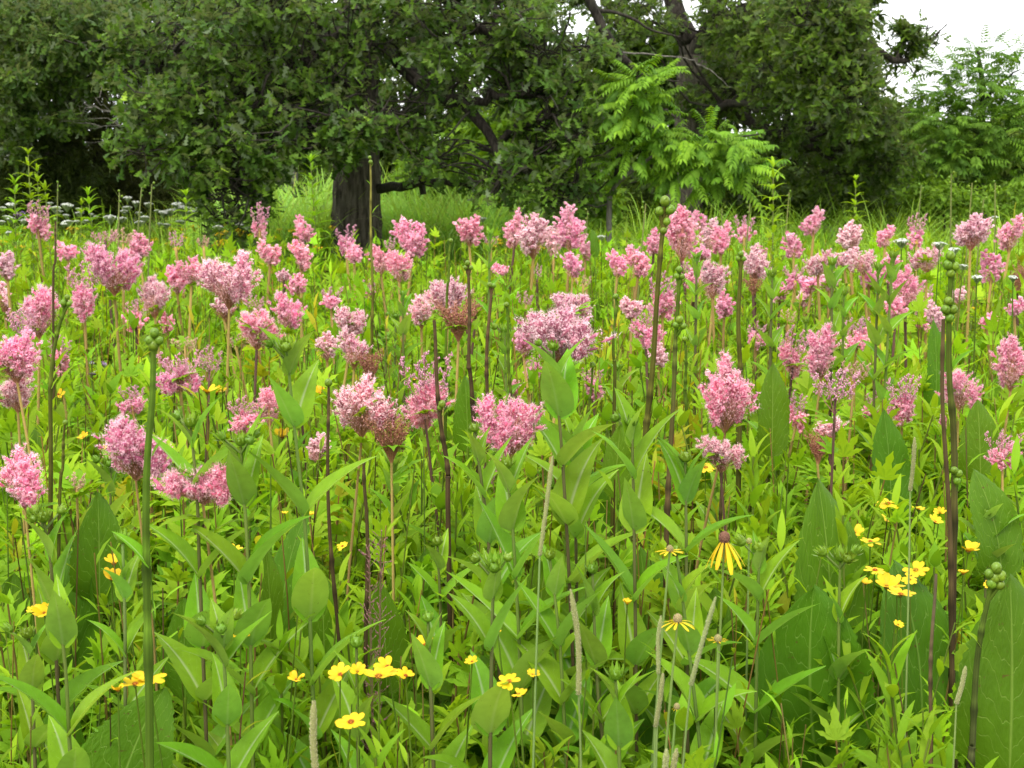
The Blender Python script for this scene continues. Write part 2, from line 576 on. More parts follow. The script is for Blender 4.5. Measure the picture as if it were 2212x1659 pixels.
def leafy_cloud(mb, tw, lobes, n_twig, leaf_tpl, leaf_len, per=9, tint=(0.05, 0.1, 0.02), tint2=None, twig_len=0.3, droop=0.25, wood=True, shell=0.45, bare=0.0, pale=0.0):
    """Fill ellipsoids (centre, radii, share) with leafy twig ends; mb takes leaves, tw the twigs."""
    share = np.array([l[2] for l in lobes], float)
    share /= share.sum()
    tint2 = tint if tint2 is None else tint2
    for (c, r, _), s in zip(lobes, share):
        n = max(3, int(n_twig * s))
        d = rand_dirs(n)
        rad = U(shell, 1.0, n) ** 0.6
        # uneven, clumped: pull twigs to a few clump centres
        kc = max(3, n // 9)
        cc = rand_dirs(kc) * (U(0.35, 0.95, kc)[:, None])
        pick = rs.randint(0, kc, n)
        q = np.where((U(0, 1, n) < 0.72)[:, None], cc[pick] + rs.normal(size=(n, 3)) * 0.16, d * rad[:, None])
        pos = np.asarray(c) + q * np.asarray(r)
        td = nrm((nrm(q) + rs.normal(size=(n, 3)) * 0.55) * np.array([1, 1, 0.55]) + np.array([0, 0, -droop]))
        L = U(0.6, 1.25, n) * twig_len
        if wood:
            for i in range(n):
                if U(0, 1) < 0.5:
                    a = pos[i] - td[i] * L[i] * 1.4 + rs.normal(size=3) * 0.03
                    v, f = tube(np.stack([a - td[i] * L[i] * 0.5 + np.array([0, 0, 0.05]), a, pos[i], pos[i] + td[i] * L[i] * 0.8]), [0.010, 0.008, 0.005, 0.002], 3)
                    tw.add(v, f)
        m = n * per
        rep = np.repeat(np.arange(n), per)
        tt = U(0.0, 1.0, m)
        p = pos[rep] + td[rep] * (L[rep] * tt)[:, None] + rs.normal(size=(m, 3)) * 0.02
        ld = nrm(td[rep] * 0.7 + rand_dirs(m) * 0.95 + np.array([0, 0, -droop]))
        nn = nrm(np.array([0, 0, 1.0]) + rs.normal(size=(m, 3)) * 0.55 + np.array([0, -0.25, 0]))
        R = frames(ld, nn)
        cl = U(0, 1, n)[rep][:, None]
        base = np.asarray(tint) * (1 - cl) + np.asarray(tint2) * cl
        col = base * U(0.7, 1.35, m)[:, None]
        if pale:
            k = U(0, 1, m) < pale
            col[k] = col[k] * np.array([2.6, 2.1, 2.6])
        mb.add_n(leaf_tpl, p, R, leaf_len * U(0.65, 1.15, m), col)


def limb(pts, r0, r1, parent, name='limb', mat='limb', n=14, wob=0.02, sides=8):
    p = smooth_path(pts, n)
    p[1:-1] += rs.normal(size=(n - 2, 3)) * wob
    t = np.linspace(0, 1, n)
    v, f = tube(p, r0 * (1 - t) ** 0.8 + r1 * t, sides)
    m = MB()
    m.add(v, f)
    return m.build(name, M[mat], parent)


def sub_branches(mb, path_pts, targets, r=0.02):
    """Crooked branches from the nearest limb point to each target."""
    P_ = np.asarray(path_pts)
    for t in targets:
        t = np.asarray(t)
        i = int(np.argmin(np.linalg.norm(P_ - t, axis=1) + U(0, 0.5, len(P_))))
        a = P_[i]
        L = np.linalg.norm(t - a)
        mid = [a * (1 - s) + t * s + rs.normal(size=3) * L * 0.07 + np.array([0, 0, 0.12 * L * math.sin(math.pi * s)]) for s in (0.33, 0.66)]
        p = smooth_path([a, *mid, t], 8)
        v, f = tube(p, r * np.linspace(1.0, 0.22, 8), 5)
        mb.add(v, f)


def lobes_px(lst):
    """(x, y, rx, ry, Y, depth radius, share) in view units -> world ellipsoids."""
    out = []
    for x, y, rx, ry, Y, rY, s in lst:
        k = Y / FPX
        out.append((at(x, y, Y), np.array([rx * k, rY, ry * k]), s))
    return out


def trunk_mesh(base, top, r0, r1, sides=40, rings=60, ridge=0.08, flare=0.35):
    base, top = np.asarray(base, float), np.asarray(top, float)
    h = np.linspace(0, 1, rings)
    a = np.arange(sides) * 2 * math.pi / sides
    rad = r0 * (1 - h) + r1 * h + r0 * flare * np.exp(-h * rings * 0.09)
    ph = rs.uniform(0, 6, 12)
    H = h[:, None]
    rr = 1 + ridge * (np.sign(np.sin(a * 11 + 2.2 * np.sin(H * 9 + ph[0]) + ph[1])) * 0.35 + 0.5 * np.sin(a * 17 + 3 * np.sin(H * 14 + ph[2]))) + 0.05 * np.sin(a * 3 + H * 4 + ph[3]) + ridge * 0.5 * rs.normal(size=(rings, sides))
    wob = np.stack([0.04 * np.sin(h * 5 + ph[4]), 0.04 * np.sin(h * 4 + ph[5]), 0 * h], -1) * h[:, None]
    c = base * (1 - H) + top * H + wob
    v = c[:, None] + (rad[:, None] * rr)[..., None] * np.stack([np.cos(a), np.sin(a), 0 * a], -1)[None]
    i = np.arange(rings - 1)[:, None] * sides; j = np.arange(sides)[None]; jn = (j + 1) % sides
    m = MB()
    m.add(v.reshape(-1, 3), np.stack([i + j, i + jn, i + sides + jn, i + sides + j], -1).reshape(-1, 4))
    return m, c


# ================================================================== the big oak with the bare lower trunk
def finish_tree(t, crown, twigs, mat_leaf, mat_twig='limb'):
    cr = crown.build('crown', M[mat_leaf], t)
    cr['kind'] = 'stuff'
    if twigs.n:
        twigs.build('twigs', M[mat_twig], t)['kind'] = 'stuff'
    return cr


b = at(771, 660, 14.0); b[2] = -0.1
top = at(778, -260, 14.2)
oak = thing('oak_tree', 'large dark oak with thick bare trunk standing in the meadow', 'tree', tuple(b))
inv = -np.array(b)
tm, axis = trunk_mesh(np.zeros(3), top - b, 0.225, 0.17)
tm.build('trunk', M['bark'], oak)


def rel(pts, o):
    return [np.asarray(p) - o for p in pts]


paths = [axis]
def oak_limb(pix, r0, r1, **kw):
    pts = rel([at(x, y, Y) for x, y, Y in pix], b)
    limb(pts, r0, r1, oak, **kw)
    paths.append(smooth_path(pts, 12))

oak_limb([(790, 60, 14.1), (860, 130, 13.6), (930, 200, 13.2), (1010, 235, 13.0), (1065, 300, 12.9), (1085, 380, 12.8), (1060, 420, 12.7)], 0.075, 0.02)
oak_limb([(1010, 235, 13.0), (1060, 205, 12.9), (1110, 210, 12.8), (1160, 185, 12.7)], 0.045, 0.012)
oak_limb([(1075, 330, 12.9), (1105, 280, 12.8), (1150, 260, 12.7), (1200, 250, 12.6)], 0.04, 0.01)
oak_limb([(1085, 380, 12.8), (1140, 360, 12.7), (1200, 400, 12.6), (1235, 430, 12.5)], 0.035, 0.01)
oak_limb([(795, -40, 14.1), (880, 20, 13.5), (990, 60, 13.2), (1110, 90, 13.1), (1150, 160, 13.0), (1200, 220, 13.0)], 0.08, 0.015)
oak_limb([(800, 405, 14.1), (900, 400, 13.8), (990, 395, 13.6), (1040, 415, 13.5)], 0.05, 0.02)
oak_limb([(885, 0, 14.4), (895, 90, 14.2), (910, 200, 14.0), (905, 330, 14.0), (915, 420, 13.9)], 0.06, 0.03)
oak_limb([(760, 40, 14.0), (690, 110, 13.5), (640, 180, 13.1), (590, 200, 12.8), (540, 240, 12.6)], 0.07, 0.015)
oak_limb([(760, -60, 14.0), (640, -10, 13.4), (520, 30, 13.0), (430, 80, 12.8), (340, 130, 12.6)], 0.08, 0.012)
oak_limb([(765, 130, 14.0), (720, 200, 13.2), (650, 260, 12.7), (580, 290, 12.4), (520, 300, 12.3)], 0.06, 0.012)
oak_limb([(580, 290, 12.4), (540, 350, 12.2), (510, 420, 12.1), (500, 470, 12.0)], 0.025, 0.006)
oak_limb([(768, 215, 13.9), (800, 240, 13.3), (818, 280, 13.0), (790, 230, 12.8)], 0.03, 0.01)
O1 = lobes_px([
    (300, 140, 75, 70, 12.6, 0.8, 3), (400, 90, 120, 100, 12.9, 1.0, 7), (520, 60, 150, 100, 13.2, 1.2, 8),
    (340, 250, 60, 70, 12.4, .7, 3), (430, 230, 110, 90, 12.5, .9, 7), (550, 190, 130, 100, 12.8, 1.0, 8),
    (380, 330, 80, 60, 12.3, .7, 3.5), (480, 330, 110, 75, 12.3, .8, 6), (590, 310, 100, 80, 12.5, .8, 6),
    (500, 415, 62, 60, 12.0, .5, 3), (505, 480, 32, 38, 12.0, .3, 1.4), (650, 110, 120, 110, 13.3, 1.0, 7),
    (660, 260, 90, 90, 12.6, .8, 5), (690, 300, 70, 45, 12.4, .6, 3), (785, 265, 85, 40, 12.4, .6, 3.4),
    (740, 175, 50, 40, 12.7, .6, 1.2), (790, 95, 60, 50, 13.0, .5, 1.9), (760, 20, 60, 40, 13.0, .5, 1.5), (850, 30, 70, 50, 13.2, .6, 2), (880, 130, 70, 70, 15.0, .6, 2.4), (1000, 200, 80, 60, 14.8, .6, 2), (890, 60, 75, 80, 13.4, .8, 2.6), (890, 240, 80, 60, 12.9, .8, 2.4),
    (950, 340, 70, 40, 12.8, .7, 1.8), (990, 100, 120, 90, 13.2, 1.0, 4), (1090, 60, 130, 90, 13.2, 1.0, 6), (1180, 110, 110, 90, 13.0, .9, 6),
    (1100, 190, 100, 50, 13.0, .8, 2), (1210, 230, 80, 80, 12.8, .8, 5), (1250, 310, 55, 60, 12.6, .6, 3), (1160, 330, 80, 50, 12.7, .7, 3.4),
    (1200, 400, 80, 40, 12.6, .6, 3), (1235, 440, 45, 25, 12.5, .4, 1.2), (1050, 400, 60, 30, 12.7, .5, 1.2),
    (610, 10, 100, 60, 12.4, .8, 4), (960, -10, 100, 40, 12.6, .8, 2.4),
])
O1 = [(c - b, r, s) for c, r, s in O1]
crown, tw = MB(), MB()
leafy_cloud(crown, tw, O1, 2300, OAK, 0.098, per=11, droop=0.08, tint=(0.034, 0.082, 0.008), tint2=(0.095, 0.175, 0.012), twig_len=0.20, pale=0.008)
# the crown above the picture, which shades the lower boughs
hi = [(np.array([x, y, z]), np.array([2.2, 2.0, 1.3]), 1.0) for x, y, z in
      [(-3.2, -0.6, 5.0), (-1.2, -1.8, 5.4), (1.0, -1.7, 5.3), (2.6, -0.5, 5.0), (-2.2, 1.4, 5.6), (0.2, 1.6, 5.8), (2.2, 1.6, 5.6), (-1.4, 0, 7.2), (1.0, 0, 7.4), (0, 0, 8.6)]]
leafy_cloud(crown, tw, hi, 380, OAK_LO, 0.2, per=8, tint=(0.035, 0.07, 0.015), twig_len=0.4, wood=False)
sub_branches(tw, np.concatenate(paths), [c for c, r, s in O1 for _ in range(2)] + [c + rand_dirs(1)[0] * r * 0.8 for c, r, s in O1 for _ in range(5)], 0.017)
finish_tree(oak, crown, tw, 'oakleaf')

# ================================================================== second oak, right of centre
b2 = at(1470, 600, 20.0); b2[2] = -0.1
oak2 = thing('oak_tree', 'spreading oak on the right with forked dark limbs against the sky', 'tree', tuple(b2))
tm, axis2 = trunk_mesh(np.zeros(3), at(1500, 120, 20.0) - b2, 0.24, 0.2, 24, 40)
tm.build('trunk', M['bark'], oak2)
paths = [axis2]
def oak2_limb(pix, r0, r1, **kw):
    pts = rel([at(x, y, Y) for x, y, Y in pix], b2)
    limb(pts, r0, r1, oak2, **kw)
    paths.append(smooth_path(pts, 12))
oak2_limb([(1500, 130, 20), (1480, 70, 20), (1455, 10, 20), (1440, -80, 20)], 0.17, 0.08)
oak2_limb([(1500, 130, 20), (1520, 80, 19.8), (1550, 30, 19.5), (1580, -60, 19.2)], 0.14, 0.06)
oak2_limb([(1505, 110, 20), (1560, 60, 19.4), (1600, 20, 19), (1680, -30, 18)], 0.10, 0.04)
oak2_limb([(1495, 250, 20), (1540, 240, 19), (1570, 225, 18.4), (1620, 228, 18)], 0.09, 0.03)
oak2_limb([(1620, 228, 18), (1650, 235, 17.8), (1700, 210, 17.5), (1760, 190, 17)], 0.05, 0.02)
oak2_limb([(1500, 200, 20), (1640, 270, 18.6), (1720, 300, 18), (1800, 345, 17.6)], 0.08, 0.02)
oak2_limb([(1580, -60, 19.2), (1700, -30, 17.5), (1790, 30, 16.2), (1850, 80, 15.8), (1920, 120, 16.0), (1960, 130, 16.2), (1985, 100, 16.3)], 0.08, 0.012)
oak2_limb([(1850, 80, 15.8), (1850, 160, 15.4), (1830, 230, 15.2)], 0.04, 0.01)
O2 = lobes_px([
    (1400, 20, 90, 45, 18.5, 1.0, 2.4), (1330, 60, 60, 60, 18.5, 1, 2), (1600, 40, 100, 60, 18, 1.0, 5), (1700, 60, 100, 80, 17, 1, 7), (1760, 30, 95, 70, 15.8, 1.0, 8), (1822, 30, 40, 50, 15.6, .6, 3),
    (1700, 170, 100, 70, 17, 1, 6), (1770, 140, 80, 80, 15.6, .8, 7), (1815, 220, 60, 55, 15.3, .6, 4.5), (1835, 140, 30, 60, 15.6, .5, 2.6),
    (1872, 95, 12, 25, 15.9, .3, .4), (1962, 85, 26, 24, 16.3, .3, 1.3), (1995, 92, 20, 12, 16.3, .2, .6), (1950, 130, 22, 14, 16.2, .2, .5),
    (1890, 195, 22, 24, 17, .4, .9), (1620, 190, 110, 60, 19, 1.0, 5), (1600, 130, 80, 40, 19, .8, 2), (1520, 180, 60, 50, 19.5, .8, 2.4), (1740, 260, 110, 60, 18, 1.0, 6),
    (1835, 300, 70, 55, 18, 1.0, 5), (1700, 340, 100, 60, 19, 1.0, 5), (1820, 370, 100, 50, 18.6, 1.0, 5), (1900, 340, 50, 60, 18.6, 1, 3.4), (1890, 265, 36, 36, 17.6, .8, 2.2),
])
O2 = [(c - b2, r, s) for c, r, s in O2]
crown, tw = MB(), MB()
leafy_cloud(crown, tw, O2, 2350, OAK, 0.100, per=11, droop=0.08, tint=(0.038, 0.090, 0.008), tint2=(0.105, 0.195, 0.012), twig_len=0.18, pale=0.012)
hi = [(np.array([x, y, z]), np.array([2.6, 2.2, 1.4]), 1.0) for x, y, z in [(-2.5, 0, 5.6), (0, -1.6, 5.6), (0.2, 1.5, 5.8), (3.2, -1.4, 5.4), (1.6, 0, 7.2), (-1.0, 0.2, 7.6)]]
leafy_cloud(crown, tw, hi, 420, OAK_LO, 0.2, per=8, tint=(0.035, 0.07, 0.015), twig_len=0.4, wood=False)
sub_branches(tw, np.concatenate(paths), [c for c, r, s in O2 for _ in range(2)] + [c + rand_dirs(1)[0] * r * 0.8 for c, r, s in O2 for _ in range(3)], 0.02)
finish_tree(oak2, crown, tw, 'oakleaf')

# the bare hanging bough in front of it
db = at(1250, -60, 13.4)
bough = thing('dead_bough', 'long bare drooping bough hanging in front of the bright walnut sapling', 'branch', tuple(db))
def dead(pix, r0, r1, Y=13.4, parent=bough, org=db, name='limb', mat='limb'):
    return limb(rel([at(x, y, Y + U(-.15, .15)) for x, y in pix], org), r0, r1, parent, name=name, mat=mat, n=12, wob=0.006, sides=6)
dead([(1250, -60), (1285, 20), (1330, 110), (1380, 160), (1410, 220), (1412, 290), (1400, 345), (1430, 390), (1465, 415)], 0.05, 0.006)
dead([(1378, 158), (1430, 170), (1470, 175)], 0.016, 0.004)
dead([(1432, 172), (1440, 150), (1446, 130)], 0.008, 0.003)
dead([(1412, 225), (1450, 245), (1480, 262)], 0.014, 0.004)
dead([(1413, 260), (1435, 290), (1475, 310)], 0.012, 0.003)
dead([(1404, 340), (1360, 370), (1330, 385)], 0.010, 0.003)
dead([(1285, 20), (1340, 30), (1400, 60), (1470, 80)], 0.02, 0.005)
dead([(1290, 125), (1340, 112), (1420, 118), (1480, 125)], 0.012, 0.004, mat='dead')
dead([(1480, 125), (1530, 150), (1580, 190)], 0.006, 0.002, mat='dead')
# ------------------------------------------------------------------ compound-leaved trees
def compound_tpl(n_pair=8, L=0.5, leaflet=0.1, droop=0.7, sag=0.5):
    """A pinnate leaf along +Y, arching down, drooping leaflets."""
    m = MB()
    t = np.linspace(0, 1, 7)
    p = np.stack([0 * t, L * t * (1 - 0.12 * t), L * (0.10 * t - sag * 0.55 * t * t)], -1)
    v, f = tube(p, 0.0035 * (1 - 0.6 * t), 3)
    m.add(v, f, (0.8, 1.0, 0.6))
    pos, dirs = [], []
    for q in np.linspace(0.14, 0.97, n_pair):
        c = np.array([np.interp(q, t, p[:, k]) for k in range(3)])
        for s in (-1, 1):
            pos.append(c); dirs.append([s * 0.85, 0.42, -droop * U(0.7, 1.2)])
    pos.append(p[-1]); dirs.append([0, 0.8, -droop])
    dirs = nrm(dirs)
    nn = nrm(np.array([0, 0.3, 1.0]) + rs.normal(size=(len(pos), 3)) * 0.12)
    sz = leaflet * np.interp(np.linspace(0, 1, len(pos)), [0, .4, 1], [.7, 1.0, .75]) * U(0.85, 1.15, len(pos))
    m.add_n(NARROW, np.array(pos), frames(dirs, nn), sz, U(0.8, 1.2, (len(pos), 1)) * np.array([[1, 1, 1]]))
    t4 = m.tpl()
    return (t4[0], t4[1], t4[2], None)


CP1 = [compound_tpl(11, U(.28, .40), U(.070, .088), U(.45, .8), U(.35, .8)) for _ in range(6)]
CP2 = [compound_tpl(7, 0.34, 0.10, 0.35, 0.35) for _ in range(3)]


def compound_cloud(mb, lobes, n, tpls, tint, tint2, size=1.0, lift=0.15):
    share = np.array([l[2] for l in lobes], float); share /= share.sum()
    for (c, r, _), s in zip(lobes, share):
        k = max(2, int(n * s))
        q = rand_dirs(k) * (U(0.2, 1, k)[:, None] ** 0.5)
        pos = c + q * r
        d = nrm(q * np.array([1, 1, 0.5]) + rs.normal(size=(k, 3)) * 0.35 + np.array([0, -0.1, lift]))
        d[:, 2] = np.clip(d[:, 2], -0.3, 0.6)
        R = frames(d, nrm(np.array([0, -0.1, 1.0]) + rs.normal(size=(k, 3)) * 0.15))
        mixf = U(0, 1, k)[:, None]
        col = (np.asarray(tint) * (1 - mixf) + np.asarray(tint2) * mixf) * U(0.8, 1.2, k)[:, None]
        which = rs.randint(0, len(tpls), k)
        for w in range(len(tpls)):
            a = which == w
            if a.any():
                mb.add_n(tpls[w], pos[a], R[a], size * U(0.75, 1.2, a.sum()), col[a])


wb = at(1318, 640, 12.6); wb[2] = -0.1
walnut = thing('walnut_sapling', 'bright yellow-green sapling with arching feathered leaves beside the oak', 'tree', tuple(wb))
limb(rel([wb, at(1315, 470, 12.6), at(1325, 410, 12.6), at(1360, 375, 12.5), at(1420, 330, 12.4)], wb), 0.028, 0.012, walnut, 'trunk', 'dead', wob=0.004)
limb(rel([at(1325, 410, 12.6), at(1340, 320, 12.5), at(1365, 230, 12.4), at(1380, 150, 12.3)], wb), 0.02, 0.008, walnut, 'limb', 'limb', wob=0.004)
limb(rel([at(1420, 330, 12.4), at(1500, 320, 12.3), at(1570, 300, 12.2), at(1640, 290, 12.1)], wb), 0.016, 0.006, walnut, 'limb', 'limb', wob=0.004)
limb(rel([at(1420, 330, 12.4), at(1500, 360, 12.3), at(1560, 385, 12.2)], wb), 0.012, 0.005, walnut, 'limb', 'limb', wob=0.004)
WL = [(c - wb, r, s) for c, r, s in lobes_px([
    (1360, 180, 28, 22, 12.5, .3, 4), (1400, 185, 26, 22, 12.4, .3, 4), (1370, 240, 40, 35, 12.5, .4, 6), (1390, 300, 42, 35, 12.5, .4, 6), (1360, 345, 40, 28, 12.6, .4, 4),
    (1470, 315, 35, 20, 12.4, .4, 5), (1530, 305, 38, 16, 12.3, .4, 6), (1575, 315, 26, 16, 12.2, .3, 4), (1530, 345, 50, 18, 12.3, .4, 5), (1470, 375, 45, 14, 12.4, .4, 3), (1550, 385, 28, 12, 12.3, .3, 2), (1610, 330, 26, 14, 12.2, .3, 3), (1600, 365, 26, 12, 12.2, .3, 2)])]
mbw = MB()
compound_cloud(mbw, WL, 340, CP1, (0.08, 0.19, 0.014), (0.205, 0.375, 0.02), lift=0.05)
mbw.build('crown', M['treeleaf'], walnut)['kind'] = 'stuff'

rb = at(2112, 620, 19.0); rb[2] = -0.1
wal2 = thing('walnut_tree', 'slender young tree with feathered leaves near the right edge against sky', 'tree', tuple(rb))
limb(rel([rb, at(2118, 420, 19), at(2115, 350, 19), at(2122, 250, 19), at(2120, 160, 19), at(2112, 110, 19)], rb), 0.085, 0.015, wal2, 'trunk', 'limb', wob=0.006)
for pix in ([(2118, 330), (2160, 290), (2200, 270)], [(2118, 290), (2080, 260), (2040, 200)], [(2120, 350), (2070, 330), (2020, 320)], [(2120, 230), (2160, 180), (2205, 150)], [(2118, 390), (2150, 350), (2180, 345)]):
    limb(rel([at(x, y, 19 + U(-.5, .3)) for x, y in pix], rb), 0.03, 0.008, wal2, 'limb', 'limb', n=8, wob=0.01)
RL = [(c - rb, r, s) for c, r, s in lobes_px([
    (2125, 115, 35, 22, 19, .5, 2), (2050, 150, 50, 25, 19, .5, 2.4), (2190, 120, 30, 25, 19, .5, 1.5), (2030, 200, 55, 30, 18.8, .6, 3), (2110, 190, 60, 45, 18.8, .7, 6), (2190, 200, 50, 50, 18.8, .7, 5),
    (2040, 260, 60, 40, 18.7, .8, 6), (2120, 270, 60, 50, 18.6, .8, 7), (2200, 290, 50, 50, 18.6, .8, 6), (2030, 320, 55, 35, 18.7, .8, 5), (2070, 340, 60, 30, 18.6, .8, 4), (2180, 360, 60, 40, 18.6, .8, 5), (2000, 370, 50, 25, 18.8, .7, 2.5), (2060, 395, 60, 25, 18.6, .7, 3)])]
mbw = MB()
compound_cloud(mbw, RL, 1050, CP2, (0.070, 0.160, 0.014), (0.145, 0.265, 0.020), size=.88)
mbw.build('crown', M['treeleaf'], wal2)['kind'] = 'stuff'

def bushy(name, label, pix, Y, lobes, n, tpl, ll, tint, tint2, trunk_r=0.05, per=9, cat='tree', group=None, tl=0.25, mat='treeleaf', trunk_top=None):
    o = at(pix[0], 600, Y); o[2] = -0.1
    t = thing(name, label, cat, tuple(o), group)
    tt = at(pix[0] + U(-15, 15), pix[1] if trunk_top is None else trunk_top, Y)
    limb(rel([o, (o + tt) / 2 + rs.normal(size=3) * 0.08, tt], o), trunk_r, trunk_r * 0.4, t, 'trunk', 'limb', wob=0.01)
    L = [(c - o, r, s) for c, r, s in lobes_px(lobes)]
    c, w = MB(), MB()
    leafy_cloud(c, w, L, n, tpl, ll, per=per, tint=tint, tint2=tint2, twig_len=tl, wood=False)
    sub_branches(w, np.linspace(o - o, tt - o, 10)[3:], [q for q, r, s in L], trunk_r * 0.4)
    finish_tree(t, c, w, mat)
    return t


bushy('shrub', 'low light green shrub at the meadow edge under the slender tree', (2030, 420), 17.5,
      [(2010, 425, 55, 28, 17.5, .5, 3), (2060, 435, 50, 22, 17.4, .5, 2), (2180, 430, 60, 25, 17.6, .5, 2)], 260, SIMPLE, 0.10, (0.105, 0.19, 0.014), (0.17, 0.27, 0.018), 0.02, cat='shrub')
bushy('thicket_shrub', 'sunlit green shrub seen through the gap under the oak boughs', (1120, 360), 16.5,
      [(1080, 350, 110, 70, 16.5, .7, 4), (1200, 380, 100, 55, 16.4, .7, 3), (960, 370, 90, 50, 16.8, .7, 3), (1270, 430, 60, 30, 16.5, .5, 1.4), (1150, 270, 110, 60, 16.6, .7, 3)], 800, SIMPLE, 0.15,
      (0.10, 0.21, 0.014), (0.17, 0.29, 0.018), 0.04, cat='shrub')
# ------------------------------------------------------------------ dark cedars and oak on the left
CED = diamond(.13, .08, -.05)
bushy('cedar_tree', 'dark cedar with dense drooping foliage at the left edge', (60, 200), 17.5,
      [(40, 330, 120, 120, 17.5, 1.0, 6), (60, 200, 90, 110, 17.6, 1, 4), (120, 400, 110, 60, 17.2, .9, 3), (20, 430, 80, 40, 17.0, .8, 2)], 2200, CED, 0.085, (0.026, 0.042, 0.007), (0.055, 0.078, 0.011), 0.10, per=13, tl=0.22)
bushy('cedar_tree', 'brownish dark cedar between the left edge and the oak boughs', (210, 200), 18.5,
      [(200, 350, 120, 110, 18.5, 1.0, 6), (240, 220, 90, 120, 18.6, 1, 4), (280, 420, 90, 50, 18.2, .9, 2.4), (340, 380, 90, 80, 18.6, .9, 3)], 2200, CED, 0.085, (0.032, 0.042, 0.009), (0.055, 0.066, 0.013), 0.10, per=13, tl=0.22)
bushy('oak_tree', 'leafy oak with yellowish clumps over the dark cedars at upper left', (150, -100), 18.5,
      [(40, 50, 90, 40, 16.6, .7, 4), (150, 100, 80, 38, 16.4, .7, 4), (60, 170, 80, 30, 16.2, .6, 4), (200, 30, 100, 40, 16.8, .8, 4), (110, 250, 60, 18, 16.2, .5, 1.6), (210, 160, 60, 26, 16.6, .5, 1.6), (280, 50, 80, 50, 17, .8, 3), (20, 250, 50, 22, 16.2, .5, 1.4), (270, 130, 50, 24, 17, .5, 1.2), (-20, 120, 50, 60, 16.6, .6, 2), (30, 330, 40, 18, 16.4, .4, .7)],
      1300, OAK_LO, 0.115, (0.028, 0.072, 0.008), (0.082, 0.150, 0.012), 0.16, per=9, mat='oakleaf', tl=.2)
# dead grey twigs in the gap
tb = at(340, 275, 16.0)
snag = thing('dead_branch', 'tangle of bare grey twigs between cedar and oak', 'branch', tuple(tb))
for pix in ([(350, 285), (300, 265), (240, 240), (180, 225)], [(350, 285), (290, 270), (220, 275), (160, 285)], [(250, 245), (215, 215), (210, 170)], [(240, 242), (200, 232), (175, 215)], [(290, 268), (240, 262), (150, 260)], [(300, 275), (270, 300), (180, 305)], [(220, 275), (180, 265), (130, 262)], [(200, 232), (170, 245), (180, 230)]):
    limb(rel([at(x, y, 16 + U(-.2, .2)) for x, y in pix], tb), 0.007, 0.002, snag, 'limb', 'dead', n=9, wob=0.02, sides=5)
# ------------------------------------------------------------------ wood behind
bgspec = [
    (-60, 26, 'far wood tree'), (180, 27, ''), (420, 25, ''), (610, 24, ''), (800, 26, ''), (1000, 25, ''), (1180, 27, ''), (1350, 26, ''), (1540, 25, ''), (1720, 26, ''), (1880, 28, ''), (2050, 33, ''), (2230, 30, '')]
where = ['behind the cedar at the left edge', 'behind the two cedars', 'behind the left oak boughs', 'just left of the oak trunk', 'directly behind the oak trunk', 'right of the oak trunk under the boughs',
         'behind the sunlit shrub', 'behind the walnut sapling stem', 'behind the walnut sapling crown', 'behind the spreading right oak', 'closing the gap left of the slender tree', 'behind the slender right tree', 'at the right edge behind the slender tree']
for q, ((x, Y, _), wh) in enumerate(zip(bgspec, where)):
    topy = -120 if x < 1800 else {1880: 225, 2050: 255, 2230: 190}[x]
    lob = []
    hh = 470 - topy
    for _i in range(9):
        fy = U(0.06, 0.97)
        lob.append((x + U(-95, 95) * (1.1 - 0.5 * (1 - fy)), topy + hh * fy, U(70, 110), U(45, 75) if x < 1800 else U(30, 45), Y + U(-1, 1), U(.8, 1.4), 1.0))
    dark = x < 1800
    gap = 1300 < x < 1560
    if gap:
        lob = [l for l in lob if l[1] > 70] + [(x + U(-110, 110), U(60, 160), 80, 40, Y, 1.0, 1.0) for _j in range(3)]
    t1, t2 = ((0.026, 0.050, 0.006), (0.065, 0.115, 0.010)) if dark else ((0.055, 0.100, 0.016), (0.105, 0.170, 0.020))
    bushy('woodland_tree', 'dim woodland tree ' + wh, (x, topy), Y, lob, 900 if dark else 1000, SIMPLE, 0.24 if dark else 0.2, t1, t2, 0.14, per=8, tl=0.4, group='trees of the wood behind the meadow')
# the dark floor line of the wood: low brush closing the view under the crowns
for x, Y, rx, wh in ((250, 20.5, 260, 'below the cedars'), (640, 19, 200, 'left of the oak trunk'), (1010, 20, 220, 'right of the oak trunk'), (1420, 21, 220, 'under the walnut sapling'), (1780, 21, 220, 'under the spreading right oak'), (2080, 24, 220, 'behind the slender right tree')):
    bushy('brush', 'shadowy low brush along the wood edge ' + wh, (x, 400), Y,
          [(x + U(-.8, .8) * rx, U(395, 450), 90, 38, Y + U(-.5, .5), .6, 1) for _i in range(8)], 700, SIMPLE, 0.14, (0.030, 0.055, 0.007), (0.08, 0.13, 0.012), 0.03, per=8, cat='brush', group='brush along the wood edge')
# a second, pale trunk left of the oak
o = at(618, 610, 18.5); o[2] = -0.1
t = thing('tree_trunk', 'pale brown trunk standing in shade left of the main oak trunk', 'tree', tuple(o))
tm, _a = trunk_mesh(np.zeros(3), at(625, 60, 18.5) - o, 0.15, 0.12, 20, 40)
tm.build('trunk', M['dead'], t)
# ================================================================== meadow shoots
G_YEL = np.array([0.232, 0.395, 0.015])
G_MID = np.array([0.142, 0.282, 0.012])
G_DEEP = np.array([0.042, 0.105, 0.016])
G_STEM = np.array([0.16, 0.22, 0.035])
TAN = np.array([0.34, 0.24, 0.075])


